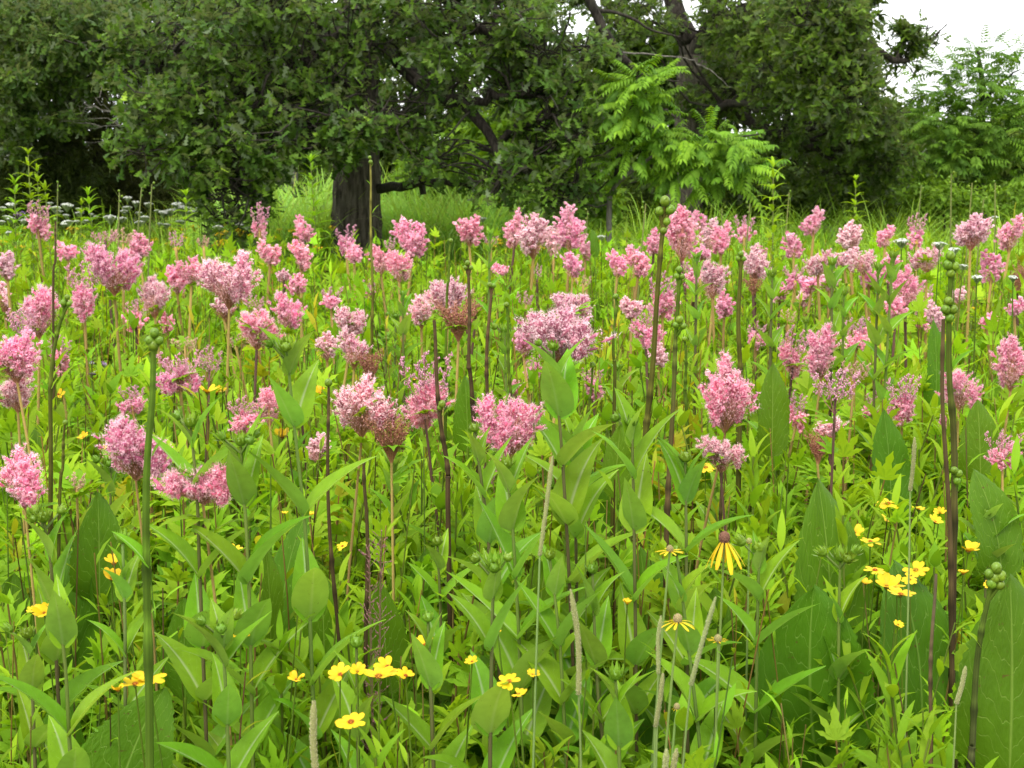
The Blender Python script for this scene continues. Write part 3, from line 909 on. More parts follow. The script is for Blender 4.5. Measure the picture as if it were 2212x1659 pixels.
def palmate(L, n=5, nv=4):
    """Jagged hand-shaped leaf: pointed toothed lobes from one base."""
    m = MB()
    for q, a in enumerate(np.linspace(-1.1, 1.1, n)):
        l = L * (1.0 - 0.42 * abs(a) / 1.1)
        t = leaf(l, l * 0.30, P_LANCE, nv=nv, nu=1, fold=0.3, curl=0.55 + U(-.2, .3), teeth=0.42 if nv > 3 else 0)
        ca, sa = math.cos(a), math.sin(a)
        V = t[0].copy()
        V[:, 0], V[:, 1] = t[0][:, 0] * ca + t[0][:, 1] * sa, -t[0][:, 0] * sa + t[0][:, 1] * ca
        m.add(V, t[1], t[2], t[3])
    return m.tpl()


PALM = [palmate(1.0, 5, 6) for _ in range(3)]
PALM_LO = [palmate(1.0, 5, 2) for _ in range(2)]
LANCE_HI = [leaf(1.0, U(.13, .21), P_LANCE, nv=6, nu=1, fold=0.35, curl=U(.3, 1.1)) for _ in range(4)]
LANCE_LO = [leaf(1.0, U(.15, .24), P_LANCE, nv=3, nu=1, fold=0.35, curl=U(.4, 1.1)) for _ in range(3)]
BROAD_HI = [leaf(1.0, U(.38, .5), P_OVATE, nv=6, nu=1, fold=0.3, curl=U(.2, .8)) for _ in range(4)]
BROAD_LO = [leaf(1.0, U(.38, .5), P_OVATE, nv=3, nu=1, fold=0.3, curl=U(.2, .8)) for _ in range(3)]


def shoot(kind, h, lo=False, pieces=None):
    """One leafy shoot rooted at the origin as a quad template."""
    m = MB()
    bend = rs.normal(size=2) * 0.06 * h
    zz = np.linspace(0, 1, 5)
    p = np.stack([bend[0] * zz ** 2, bend[1] * zz ** 2, h * zz], -1)
    axis = lambda t: np.stack([np.interp(t, zz, p[:, k]) for k in range(3)], -1)
    if kind != 'grass':
        v, f = tube(p, np.linspace(0.0035, 0.0018, 5), 3 if lo else 4)
        m.add(v, f, G_STEM * U(.7, 1.1) if kind != 'jag' else TAN * U(.6, 1.0))
        if pieces is not None:
            pieces.append(m.tpl())
    if kind == 'lance':
        n = rs.randint(20, 30) if not lo else rs.randint(13, 18)
        t = np.linspace(0.28, 1.0, n) + U(-.02, .02, n)
        a = np.arange(n) * 2.4 + U(-.3, .3, n)
        el = np.interp(t, [0.2, .7, 1.0], [0.4, 0.85, 1.3]) + U(-.25, .25, n)
        d = np.stack([np.cos(a) * np.cos(el), np.sin(a) * np.cos(el), np.sin(el)], -1)
        L = np.interp(t, [.2, .6, 1], [.09, .13, .07]) * U(.75, 1.3, n) * (h / 0.75) ** 0.4
        col = G_MID * (1 - t[:, None]) + G_YEL * t[:, None]
        T = LANCE_LO if lo else LANCE_HI
    elif kind == 'jag':
        n = rs.randint(11, 15) if not lo else rs.randint(8, 11)
        t = np.linspace(0.35, 1.0, n) + U(-.03, .03, n)
        a = np.arange(n) * 2.4 + U(-.3, .3, n)
        el = np.interp(t, [.3, .8, 1], [.3, .7, 1.2]) + U(-.3, .3, n)
        d = np.stack([np.cos(a) * np.cos(el), np.sin(a) * np.cos(el), np.sin(el)], -1)
        L = np.interp(t, [.3, .7, 1], [.13, .12, .07]) * U(.8, 1.2, n)
        col = G_MID * 1.05 * (1 - t[:, None]) + G_YEL * 1.05 * t[:, None]
        T = PALM_LO if lo else PALM
    elif kind == 'broad':
        n = 2 * (rs.randint(6, 9) if not lo else rs.randint(5, 7))
        t = np.repeat(np.linspace(0.25, 1.0, n // 2), 2)
        a = np.repeat(np.arange(n // 2) * 1.57, 2) + np.tile([0, math.pi], n // 2) + U(-.3, .3, n)
        el = np.interp(t, [.2, .8, 1], [.45, .7, 1.15]) + U(-.15, .15, n)
        d = np.stack([np.cos(a) * np.cos(el), np.sin(a) * np.cos(el), np.sin(el)], -1)
        L = np.interp(t, [.2, .6, 1], [.10, .11, .06]) * U(.85, 1.15, n)
        col = G_MID * (1.1 - .2 * t[:, None]) + (G_YEL - G_MID) * 0.4 * t[:, None]
        T = BROAD_LO if lo else BROAD_HI
    else:  # grass tuft
        n = 18 if not lo else 11
        a = U(0, 6.28, n)
        el = U(1.05, 1.5, n)
        for q in range(n):
            L = h * U(.7, 1.3)
            tp = leaf(L, 0.008 if not lo else 0.012, P_BLADE, nv=5 if not lo else 3, nu=1, fold=0.4, curl=U(.4, 1.9))
            d = np.array([math.cos(a[q]) * math.cos(el[q]), math.sin(a[q]) * math.cos(el[q]), math.sin(el[q])])
            out = np.array([math.cos(a[q]), math.sin(a[q]), 0])
            R = frames(d[None], (-out * math.sin(el[q]) + np.array([0, 0, math.cos(el[q])]))[None])
            m.add_n(tp, out[None] * U(0, .03), R, 1.0, ((G_MID if U(0, 1) < .5 else G_YEL) * U(.85, 1.2))[None])
        return m.tpl()
    nn = nrm(np.stack([-np.cos(a) * np.sin(el), -np.sin(a) * np.sin(el), np.cos(el)], -1) + rs.normal(size=(n, 3)) * 0.12)
    R = frames(d, nn)
    pos = axis(np.clip(t, 0, 1))
    which = rs.randint(0, len(T), n)
    if pieces is not None:
        pieces.append((which, pos, R, L))
    for w in range(len(T)):
        k = which == w
        if k.any():
            m.add_n(T[w], pos[k], R[k], L[k], col[k] * U(.85, 1.15, k.sum())[:, None])
    return m.tpl()


KINDS = ('lance', 'jag', 'broad', 'grass')
PIECES = {k: [[] for _ in range(4)] for k in KINDS}
HI = {k: [shoot(k, 0.75, False, PIECES[k][q]) for q in range(4)] for k in KINDS}
LO = {k: [shoot(k, 0.75, True) for _ in range(5)] for k in KINDS}


def rotz(a):
    z = np.zeros_like(a)
    return np.stack([np.stack([np.cos(a), -np.sin(a), z], -1), np.stack([np.sin(a), np.cos(a), z], -1), np.stack([z, z, z + 1], -1)], -2)


def wedge(n, y0, y1, pw=1.0, margin=0.5):
    Y = (U(0, 1, n) * (y1 ** (2 - pw) - y0 ** (2 - pw)) + y0 ** (2 - pw)) ** (1 / (2 - pw)) if pw != 2 else y0 * (y1 / y0) ** U(0, 1, n)
    X = U(-1, 1, n) * (0.40 * Y + margin)
    return X, Y


def mass(name, label, cat, spec, mat='fol'):
    """One uncountable mass: spec = (templates, x, y, height scale, tint). Plants are instanced inside the object itself."""
    m = MB()
    tid, pos, rot, scl, which, tint = [], [], [], [], [], []
    base = 0
    for tpls, X, Y, S, tn in spec:
        for q, t in enumerate(tpls):
            m.add(t[0], t[1], t[2], t[3])
            tid.append(np.full(len(t[0]), base + q))
        n = len(X)
        pos.append(np.stack([X, Y, np.full(n, -0.03)], -1))
        rot.append(np.stack([rs.normal(size=n) * .09, rs.normal(size=n) * .09, U(0, 6.28, n)], -1))
        scl.append(S)
        which.append(base + rs.randint(0, len(tpls), n))
        dry = np.where((U(0, 1, n) < .035)[:, None], np.array([1.5, .92, 1.3]), 1.0)
        tint.append(dry * np.asarray(tn) * U(.72, 1.22, n)[:, None] * np.stack([U(.85, 1.12, n), np.ones(n), U(.8, 1.2, n)], -1))
        base += len(tpls)
    pos = np.concatenate(pos)
    nt, npnt = m.n, len(pos)
    me = m.mesh(name, M[mat + '_mass'])
    me.vertices.add(npnt)
    co = np.empty((nt + npnt) * 3, np.float32)
    me.vertices.foreach_get('co', co)
    co = co.reshape(-1, 3)
    co[nt:] = pos
    me.vertices.foreach_set('co', co.ravel())

    def put(nm, kind, fld, tail, w, head=0.0):
        a_ = me.attributes.new(nm, kind, 'POINT')
        full = np.full((nt + npnt, w), head, np.int32 if kind == 'INT' else np.float32)
        full[nt:] = np.asarray(tail).reshape(npnt, w)
        if nm == 'tid':
            full[:nt, 0] = np.concatenate(tid)
        a_.data.foreach_set(fld, full.ravel())
    put('tid', 'INT', 'value', np.full(npnt, -1), 1)
    put('which', 'INT', 'value', np.concatenate(which), 1, -2)
    put('rotv', 'FLOAT_VECTOR', 'vector', np.concatenate(rot), 3)
    put('scl', 'FLOAT', 'value', np.concatenate(scl), 1)
    put('tint', 'FLOAT_COLOR', 'color', np.concatenate([np.concatenate(tint), np.ones((npnt, 1))], 1), 4, 1.0)
    me.update()
    ng = bpy.data.node_groups.new(name + '_scatter', 'GeometryNodeTree')
    ng.interface.new_socket('Geometry', in_out='INPUT', socket_type='NodeSocketGeometry')
    ng.interface.new_socket('Geometry', in_out='OUTPUT', socket_type='NodeSocketGeometry')
    N_, L_ = ng.nodes, ng.links
    gi, go = N_.new('NodeGroupInput'), N_.new('NodeGroupOutput')

    def attr(nm, kind):
        a_ = N_.new('GeometryNodeInputNamedAttribute')
        a_.data_type = kind
        a_.inputs['Name'].default_value = nm
        return a_.outputs['Attribute']

    def equal(sock, val):
        e = N_.new('FunctionNodeCompare')
        e.data_type, e.operation = 'INT', 'EQUAL'
        L_.new(sock, e.inputs[2])
        e.inputs[3].default_value = val
        return e.outputs[0]
    a_tid, a_which, a_rot, a_scl = attr('tid', 'INT'), attr('which', 'INT'), attr('rotv', 'FLOAT_VECTOR'), attr('scl', 'FLOAT')

    def part(val):
        s_ = N_.new('GeometryNodeSeparateGeometry')
        s_.domain = 'POINT'
        L_.new(gi.outputs[0], s_.inputs[0])
        L_.new(equal(a_tid, val), s_.inputs['Selection'])
        return s_.outputs[0]
    pts = part(-1)
    join = N_.new('GeometryNodeJoinGeometry')
    e2r = N_.new('FunctionNodeEulerToRotation')
    L_.new(a_rot, e2r.inputs[0])
    cs_ = N_.new('ShaderNodeCombineXYZ')
    for k in range(3):
        L_.new(a_scl, cs_.inputs[k])
    for k in range(base):
        ip = N_.new('GeometryNodeInstanceOnPoints')
        L_.new(pts, ip.inputs['Points'])
        L_.new(equal(a_which, k), ip.inputs['Selection'])
        L_.new(part(k), ip.inputs['Instance'])
        L_.new(e2r.outputs[0], ip.inputs['Rotation'])
        L_.new(cs_.outputs[0], ip.inputs['Scale'])
        L_.new(ip.outputs[0], join.inputs[0])
    L_.new(join.outputs[0], go.inputs[0])
    o = link(name, me)
    o.modifiers.new('scatter', 'NODES').node_group = ng
    tag(o, label, cat, kind='stuff')
    return o


one = np.array([1.0, 1, 1])
# patchiness: which kind grows where
def patch(X, Y, ph):
    return np.sin(X * 1.9 + ph) * np.cos(Y * 1.3 + ph * 2) + 0.5 * np.sin(X * 4.1 - Y * 2.2 + ph)

spec = []
for kind, n_near, n_far, ph in (('lance', 330, 800, 0.0), ('jag', 360, 850, 1.7), ('broad', 190, 420, 3.1)):
    X, Y = wedge(n_near * 2, 1.95, 4.6)
    k = patch(X, Y, ph) > U(-1.0, .6, len(X)); X, Y = X[k], Y[k]
    hs = np.interp(Y, [1.9, 2.6, 3.3, 4.6], [.72, .84, 1.0, 1.12]) * U(.72, 1.16, len(X))
    spec.append((HI[kind], X, Y, hs, one))
    X, Y = wedge(n_far * 2, 4.4, 11.5, 0.8)
    k = patch(X, Y, ph) > U(-1.0, .6, len(X)); X, Y = X[k], Y[k]
    spec.append((LO[kind], X, Y, np.interp(Y, [4.4, 7, 11], [1.12, 1.16, 1.1]) * U(.72, 1.18, len(X)), one * 1.02))
CULM = []
for _ in range(5):
    m = MB()
    p = np.stack([np.linspace(0, U(-.08, .08), 5) * np.linspace(0, 1, 5), np.linspace(0, U(-.06, .06), 5), np.linspace(0, 1.0, 5)], -1)
    v, f = tube(p, np.linspace(.0026, .0016, 5), 3)
    m.add(v, f, (TAN * .9, G_STEM, np.array([.12, .075, .03]), TAN * .7, G_STEM)[_])
    for z in np.linspace(.5, .97, 6):
        c0 = np.array([np.interp(z, p[:, 2], p[:, k]) for k in range(3)])
        an, el = U(0, 6.28), U(.7, 1.2)
        d = np.array([[math.cos(an) * math.cos(el), math.sin(an) * math.cos(el), math.sin(el)]])
        nn = np.array([[-math.cos(an) * math.sin(el), -math.sin(an) * math.sin(el), math.cos(el)]])
        m.add_n(LANCE_LO[rs.randint(0, 3)], c0[None], frames(d, nn), U(.05, .09), G_YEL[None] * U(.8, 1.1))
    CULM.append(m.tpl())
X, Y = wedge(420, 2.0, 4.6)
spec.append((CULM, X, Y, np.interp(Y, [2, 3, 4.6], [.75, .95, 1.05]) * U(.85, 1.12, len(X)), one))
X, Y = wedge(700, 4.6, 9.5)
spec.append((CULM, X, Y, U(.85, 1.12, len(X)), one))
X, Y = wedge(420, 1.95, 4.5)
spec.append((HI['grass'], X, Y, U(.5, .95, len(X)), one * .95))
mass('undergrowth', 'dense mixed green leaves and shoots filling the meadow between flowers', 'undergrowth', spec)
# short dark growth close to the soil
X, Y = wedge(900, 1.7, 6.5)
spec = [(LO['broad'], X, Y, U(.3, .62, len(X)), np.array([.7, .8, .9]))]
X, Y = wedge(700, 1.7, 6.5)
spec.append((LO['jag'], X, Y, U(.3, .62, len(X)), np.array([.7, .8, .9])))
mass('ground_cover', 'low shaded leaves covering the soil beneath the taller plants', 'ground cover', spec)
# meadow grass further out
X, Y = wedge(1700, 6.0, 21.0, 0.6, 1.0)
hs = np.interp(Y, [6, 10, 14, 21], [.85, .95, .95, 1.1]) * U(.7, 1.15, len(X))
spec = [(LO['grass'], X, Y, hs, np.array([1.12, 1.08, 1.0]))]
X, Y = wedge(700, 9.0, 17.0, 0.5, 1.0)
spec.append((LO['lance'], X, Y, U(.75, 1.1, len(X)), np.array([1.0, 1.0, 1.0])))
mass('meadow_grass', 'yellow-green meadow grass reaching back to the trees', 'grass', spec, 'grass')


def tall_tuft():
    m = MB()
    n = 26
    for q in range(n):
        a, el = U(0, 6.28), U(1.15, 1.52)
        tp = leaf(1.0 * U(.75, 1.2), 0.012, P_BLADE, nv=7, nu=1, fold=0.4, curl=U(.8, 2.9))
        d = np.array([math.cos(a) * math.cos(el), math.sin(a) * math.cos(el), math.sin(el)])
        out = np.array([math.cos(a), math.sin(a), 0])
        R = frames(d[None], (-out * math.sin(el) + np.array([0, 0, math.cos(el)]))[None])
        m.add_n(tp, out[None] * U(0, .06), R, 1.0, (np.array([0.34, 0.56, 0.11]) * U(.8, 1.2))[None])
    return m.tpl()


TT = [tall_tuft() for _ in range(4)]
n = 330
xs = np.concatenate([U(530, 735, 130), U(815, 1120, 200)])
ys = np.concatenate([U(14.2, 17.2, 130), U(14.4, 17.5, 200)])
X = np.array([at(x, 450, Y)[0] for x, Y in zip(xs, ys)])
n2 = 420
Y2 = U(11.5, 18.5, n2)
X2 = U(-1, 1, n2) * (.40 * Y2 + .6)
k2 = ~((np.abs(X2 + 1.55) < .5) & (Y2 < 14.3))
mass('pale_grass', 'pale grass strip along the foot of the trees', 'grass', [(TT, X2[k2], Y2[k2], np.interp(Y2[k2], [11.5, 15, 18.5], [.70, .92, 1.14]) * U(.85, 1.12, k2.sum()), np.array([1.0, .98, .7]))], 'grass')
mass('tall_grass', 'pale green arching tall grass around the oak trunk', 'grass', [(TT, X, ys, U(1.18, 1.5, n), one)], 'grass')

# ================================================================== pink plumes
PINK = np.array([0.93, 0.55, 0.67]); HOT = np.array([0.89, 0.36, 0.55]); PALE = np.array([0.95, 0.81, 0.79]); CORE = np.array([0.78, 0.26, 0.42])
CRIM = np.array([0.16, 0.022, 0.05]); RUST = np.array([0.17, 0.042, 0.026]); RUST2 = np.array([0.42, 0.19, 0.115]); SALM = np.array([0.50, 0.24, 0.16])
_p = []
for q in range(4):
    a = q * math.pi / 2
    c, s = math.cos(a), math.sin(a)
    _p += [[0.25 * c - 0.42 * s, 0.25 * s + 0.42 * c, 0.1], [0.25 * c + 0.42 * s, 0.25 * s - 0.42 * c, 0.1], [1.05 * c + 0.2 * s, 1.05 * s - 0.2 * c, 0.35], [1.05 * c - 0.2 * s, 1.05 * s + 0.2 * c, 0.35]]
FLOR = (np.array(_p), np.arange(16).reshape(4, 4), np.ones((16, 3)), None)
FLOR_LO = (np.array([[-1, -.6, 0], [.9, -.8, .2], [1, .7, 0], [-.8, .9, .25]]) * .95, np.array([[0, 1, 2, 3]]), np.ones((4, 3)), None)
HAIR = (np.array([[-.045, 0, 0], [.045, 0, 0], [0.0, 0, 1.0]]), np.array([[0, 1, 2]]), np.ones((3, 3)), None)
OVAL = oval(3, 5)


TET = (np.array([[1, 0, -.55], [-.5, .87, -.55], [-.5, -.87, -.55], [0, 0, 1.15]]) * 1.1, np.array([[0, 2, 1], [0, 1, 3], [1, 2, 3], [2, 0, 3]]), np.ones((4, 3)), None)


def along_z(d):
    R = frames(d, np.where(np.abs(d[:, 2:3]) > 0.9, np.array([[1.0, 0, 0]]), np.array([[0, 0, 1.0]])))
    return R[:, :, [0, 2, 1]] * np.array([1, -1, 1])[None, None]


ENV_FULL = ([0, .12, .3, .5, .68, .85, 1.0], [.16, .40, .76, 1.0, .90, .60, .22])
ENV_DOME = ([0, .12, .3, .5, .7, .88, 1.0], [.14, .30, .58, .88, 1.0, .82, .35])


def plume(m_f, m_br, W, H, z0, z1, npx, near, pale, dome):
    """An irregular head: a few overlapping feathery clouds of different size and height."""
    asp = W / (H * (z1 - z0))
    K = (2 if npx < 2200 else 3) + (1 if asp > 1.2 else 0)
    xs = np.linspace(-1, 1, K) + U(-.25, .25, K)
    rs.shuffle(xs)
    tops = U(.62, .9, K); tops[rs.randint(0, K)] = 1.0
    for k in range(K):
        wk = W * (U(.56, .74) if K < 4 else U(.46, .6))
        sz = (z1 - z0)
        t1 = z0 + sz * tops[k]
        t0 = z0 + sz * max(0, tops[k] - U(.55, .8))
        if K > 1 and k == 0:
            t0 = z0
        fluff(m_f, m_br, wk, H, t0, t1, npx * 1.25 / K, near, float(np.clip(pale + U(-.18, .18), 0, 1)), dome if k else not dome,
              (xs[k] * (W - wk) * .55, U(-.25, .25) * W, 0))


def fluff(m_f, m_br, W, H, z0, z1, npx, near, pale, seed_env, base=(0, 0, 0)):
    """Feathery cloud of florets between z0 and z1 (fractions of H)."""
    n_l = int(np.clip(9 + npx / 300, 10, 30))
    env = ENV_DOME if seed_env else ENV_FULL
    g0 = U(0, 6.28)
    i = np.arange(n_l)
    t = (i + 0.5) / n_l
    th = g0 + i * 2.399963
    rho = np.interp(t, *env) * W / 2 * U(.62, 1.16, n_l)
    # several feathery side arms reach further out
    arm = U(0, 1, n_l) < 0.34
    rho[arm] *= U(1.08, 1.42, arm.sum())
    out = np.stack([np.cos(th), np.sin(th), 0 * th], -1)
    up = np.interp(t, [0, .5, 1], [.35, .5, 1.4])
    ax = nrm(out * 0.9 + np.array([0, 0, 1.0]) * up[:, None] + rs.normal(size=(n_l, 3)) * .15)
    a = W * U(.14, .25, n_l); bb = W * U(.05, .088, n_l)
    if n_l < 16:
        a *= 1.15; bb *= 1.3
    cen = np.stack([0 * t, 0 * t, H * (z0 + (z1 - z0) * t)], -1) + out * np.maximum(rho - a * .75, 0)[:, None]
    cen[:, 2] = np.minimum(cen[:, 2], H * z1 - bb * .6)
    inner = max(3, n_l // 3)
    ci = np.stack([U(-.12, .12, inner) * W, U(-.12, .12, inner) * W, H * (z0 + (z1 - z0) * np.linspace(.15, .85, inner))], -1)
    cen = np.concatenate([cen, ci]); ax = np.concatenate([ax, nrm(np.array([0, 0, 1.0]) + rs.normal(size=(inner, 3)) * .2)])
    rel_env = np.interp(np.linspace(.15, .85, inner), *env)
    a = np.concatenate([a, W * .22 * np.ones(inner)]); bb = np.concatenate([bb, W * .21 * rel_env])
    cen = cen + np.asarray(base)
    K = len(cen)
    Rl = along_z(ax)
    # coloured hearts of the lobes
    hc = CORE * (1 - pale) + np.array([.55, .24, .30]) * pale
    m_f.add_n(OVAL, cen, Rl, np.stack([bb, bb, a], -1) * .60, hc * U(.8, 1.2, K)[:, None])
    N = int(np.clip(npx * (.40 if near else .30), 170, 1300))
    wl = a * bb; wl /= wl.sum()
    pick = rs.choice(K, N, p=wl)
    d = rand_dirs(N)
    d[:, 2] = np.where(d[:, 2] < -.6, -d[:, 2], d[:, 2])
    rr = U(.78, 1.12, N)
    loc = d * np.stack([bb[pick], bb[pick], a[pick]], -1) * rr[:, None]
    pos = np.einsum('nij,nj->ni', Rl[pick], loc) + cen[pick]
    nd = nrm(np.einsum('nij,nj->ni', Rl[pick], d) + rs.normal(size=(N, 3)) * .45)
    s = 0.92 * math.sqrt(W * H * (z1 - z0) * .8 / (N * .5)) * U(.6, 1.2, N)
    if near:
        s *= .70
    lm = U(0, 1, K)[pick][:, None]
    rnd = U(0, 1, N)[:, None]
    fresh = HOT * (1 - rnd) + PINK * rnd
    fresh = fresh * (1 - .35 * lm) + PALE * .35 * lm
    old = PALE * (.55 + .45 * rnd) + PINK * (.45 - .45 * rnd)
    pf = np.clip(pale + (lm - .5) * .4, 0, 1)
    col = fresh * (1 - pf) + old * pf
    m_f.add_n(FLOR_LO, pos, along_z(nd), s, col * U(.85, 1.1, N)[:, None])
    if near:
        k = rs.permutation(N)[:int(N * .75)]
        hl = W * U(.06, .125, len(k))
        for _r in range(3):
            dd = nrm(nd[k] + rs.normal(size=(len(k), 3)) * .45)
            Rh = along_z(dd)
            m_f.add_n(HAIR, pos[k], Rh, np.stack([hl * .62, hl, hl], -1), (col[k] * .45 + PALE * .55))
    nd_ = int(N * (.05 + .16 * pale)) if npx > 900 else 0
    ds = np.maximum(s * .34, W * .011)
    if nd_:
        k = rs.permutation(N)[:nd_]
        m_br.add_n(TET, pos[k] + nd[k] * (s[k] * .35 + W * .02)[:, None], along_z(nd[k]), np.stack([ds[k] * .9, ds[k] * .9, ds[k] * 1.7], -1), CRIM * U(.7, 1.6, nd_)[:, None])
    # branches that carry the lobes
    for c in cen:
        q = np.stack([np.array([0, 0, 0.0]), np.array([c[0] * .25, c[1] * .25, c[2] * .55]), c])
        v, f = tube(q, W * .009 * np.array([1.3, .9, .6]), 3)
        m_br.add(v, f, SALM * U(.7, 1.1))


def beads(m_b, m_br, W, H, z0, z1, npx, tan=0.0, spread=.5):
    """Upright sprays of round buds on crimson twigs."""
    ns = 5 if npx > 1800 else 3
    N = int(np.clip(npx * .24, 100, 560))
    per = N // (ns * 9) + 1
    r = .60 * math.sqrt(W * spread * H * (z1 - z0) / N) * .85
    cb = np.array([.76, .40, .50]) * (1 - tan) + np.array([.62, .40, .27]) * tan
    cs = np.array([.46, .13, .20]) * (1 - tan) + np.array([.42, .22, .10]) * tan
    for k in range(ns):
        lean = np.array([(k - (ns - 1) / 2) / ((ns - 1) / 2) * W * spread * .40 + U(-.06, .06) * W, U(-.16, .16) * W, 0])
        base = np.array([0, 0, H * z0 * .6])
        tip = np.array([0, 0, H * (z0 + (z1 - z0) * (U(.72, 1.0) if k != ns // 2 else 1.0))]) + lean * 1.25
        mid = (base + tip) / 2 + lean * .25
        ax = smooth_path([base, mid, tip], 9)
        v, f = tube(ax, W * .008 * np.linspace(1.4, .6, 9), 3)
        m_br.add(v, f, cs * U(.8, 1.2))
        for b_ in range(9):
            tt = .30 + .70 * (b_ + .5) / 9
            a0 = np.array([np.interp(tt, np.linspace(0, 1, 9), ax[:, c]) for c in range(3)])
            an = b_ * 2.4 + U(-.4, .4)
            ln = W * spread * (.30 * (1 - tt) + .075) * U(.8, 1.2)
            dr = nrm(np.array([math.cos(an), math.sin(an) * .8, .9]))
            e = a0 + dr * ln
            v, f = tube(np.stack([a0, e]), [W * .006, W * .003], 3)
            m_br.add(v, f, cs)
            q = U(.25, 1.05, per)[:, None]
            p = a0 * (1 - q) + e * q + rs.normal(size=(per, 3)) * r * 1.1
            m_b.add_n(TET, p, np.broadcast_to(np.eye(3), (per, 3, 3)), r * U(.75, 1.2, per), (cb * (.55 + .6 * U(0, 1, per)[:, None])) * .75 + cs * .25)


def seeds(m_b, m_br, W, H, z0, z1, npx, c1=None, c2=None, big=1.0):
    """Funnel of rusty seed capsules on tan branches."""
    c1 = RUST if c1 is None else c1
    c2 = RUST2 if c2 is None else c2
    nb = int(np.clip(npx / 70, 18, 80))
    N = int(np.clip(npx * .15, 100, 640))
    per = N // nb + 1
    r = .62 * math.sqrt(W * H * (z1 - z0) / N) * 1.15 * big
    for k in range(nb):
        an, rad = U(0, 6.28), math.sqrt(U(0.02, 1)) * .5
        tt = U(.55, 1.0) if rad > .25 else U(.75, 1.0)
        e = np.array([math.cos(an) * rad * 1.12 * W * tt, math.sin(an) * rad * 1.12 * W * tt, H * (z0 + (z1 - z0) * tt)])
        mid = np.array([e[0] * .42, e[1] * .42, e[2] * .5])
        ax = smooth_path([np.zeros(3), mid, e], 4)
        v, f = tube(ax, W * .0045 * np.linspace(1.3, .5, 4), 3)
        m_br.add(v, f, SALM * np.array([.9, .85, .7]) * U(.7, 1.1))
        q = 1 - U(0, .62, per) ** 1.2
        p = np.stack([np.interp(q, np.linspace(0, 1, 4), ax[:, c]) for c in range(3)], -1) + rs.normal(size=(per, 3)) * W * .035
        dd = nrm(nrm(e - mid)[None] + rs.normal(size=(per, 3)) * .3)
        mixc = U(0, 1, per)[:, None]
        m_b.add_n(TET, p, along_z(dd), np.stack([r * .5, r * .5, r * 1.15], -1)[None] * U(.8, 1.2, (per, 1)), c1 * (1 - mixc) + c2 * mixc)


JAG_LEAF = []
for t in PALM:
    m = MB(); m.add(t[0], t[1], t[2] * (G_MID * .5 + G_YEL * .5), t[3])
    JAG_LEAF.append(m.mesh('leaf', M['fol']))

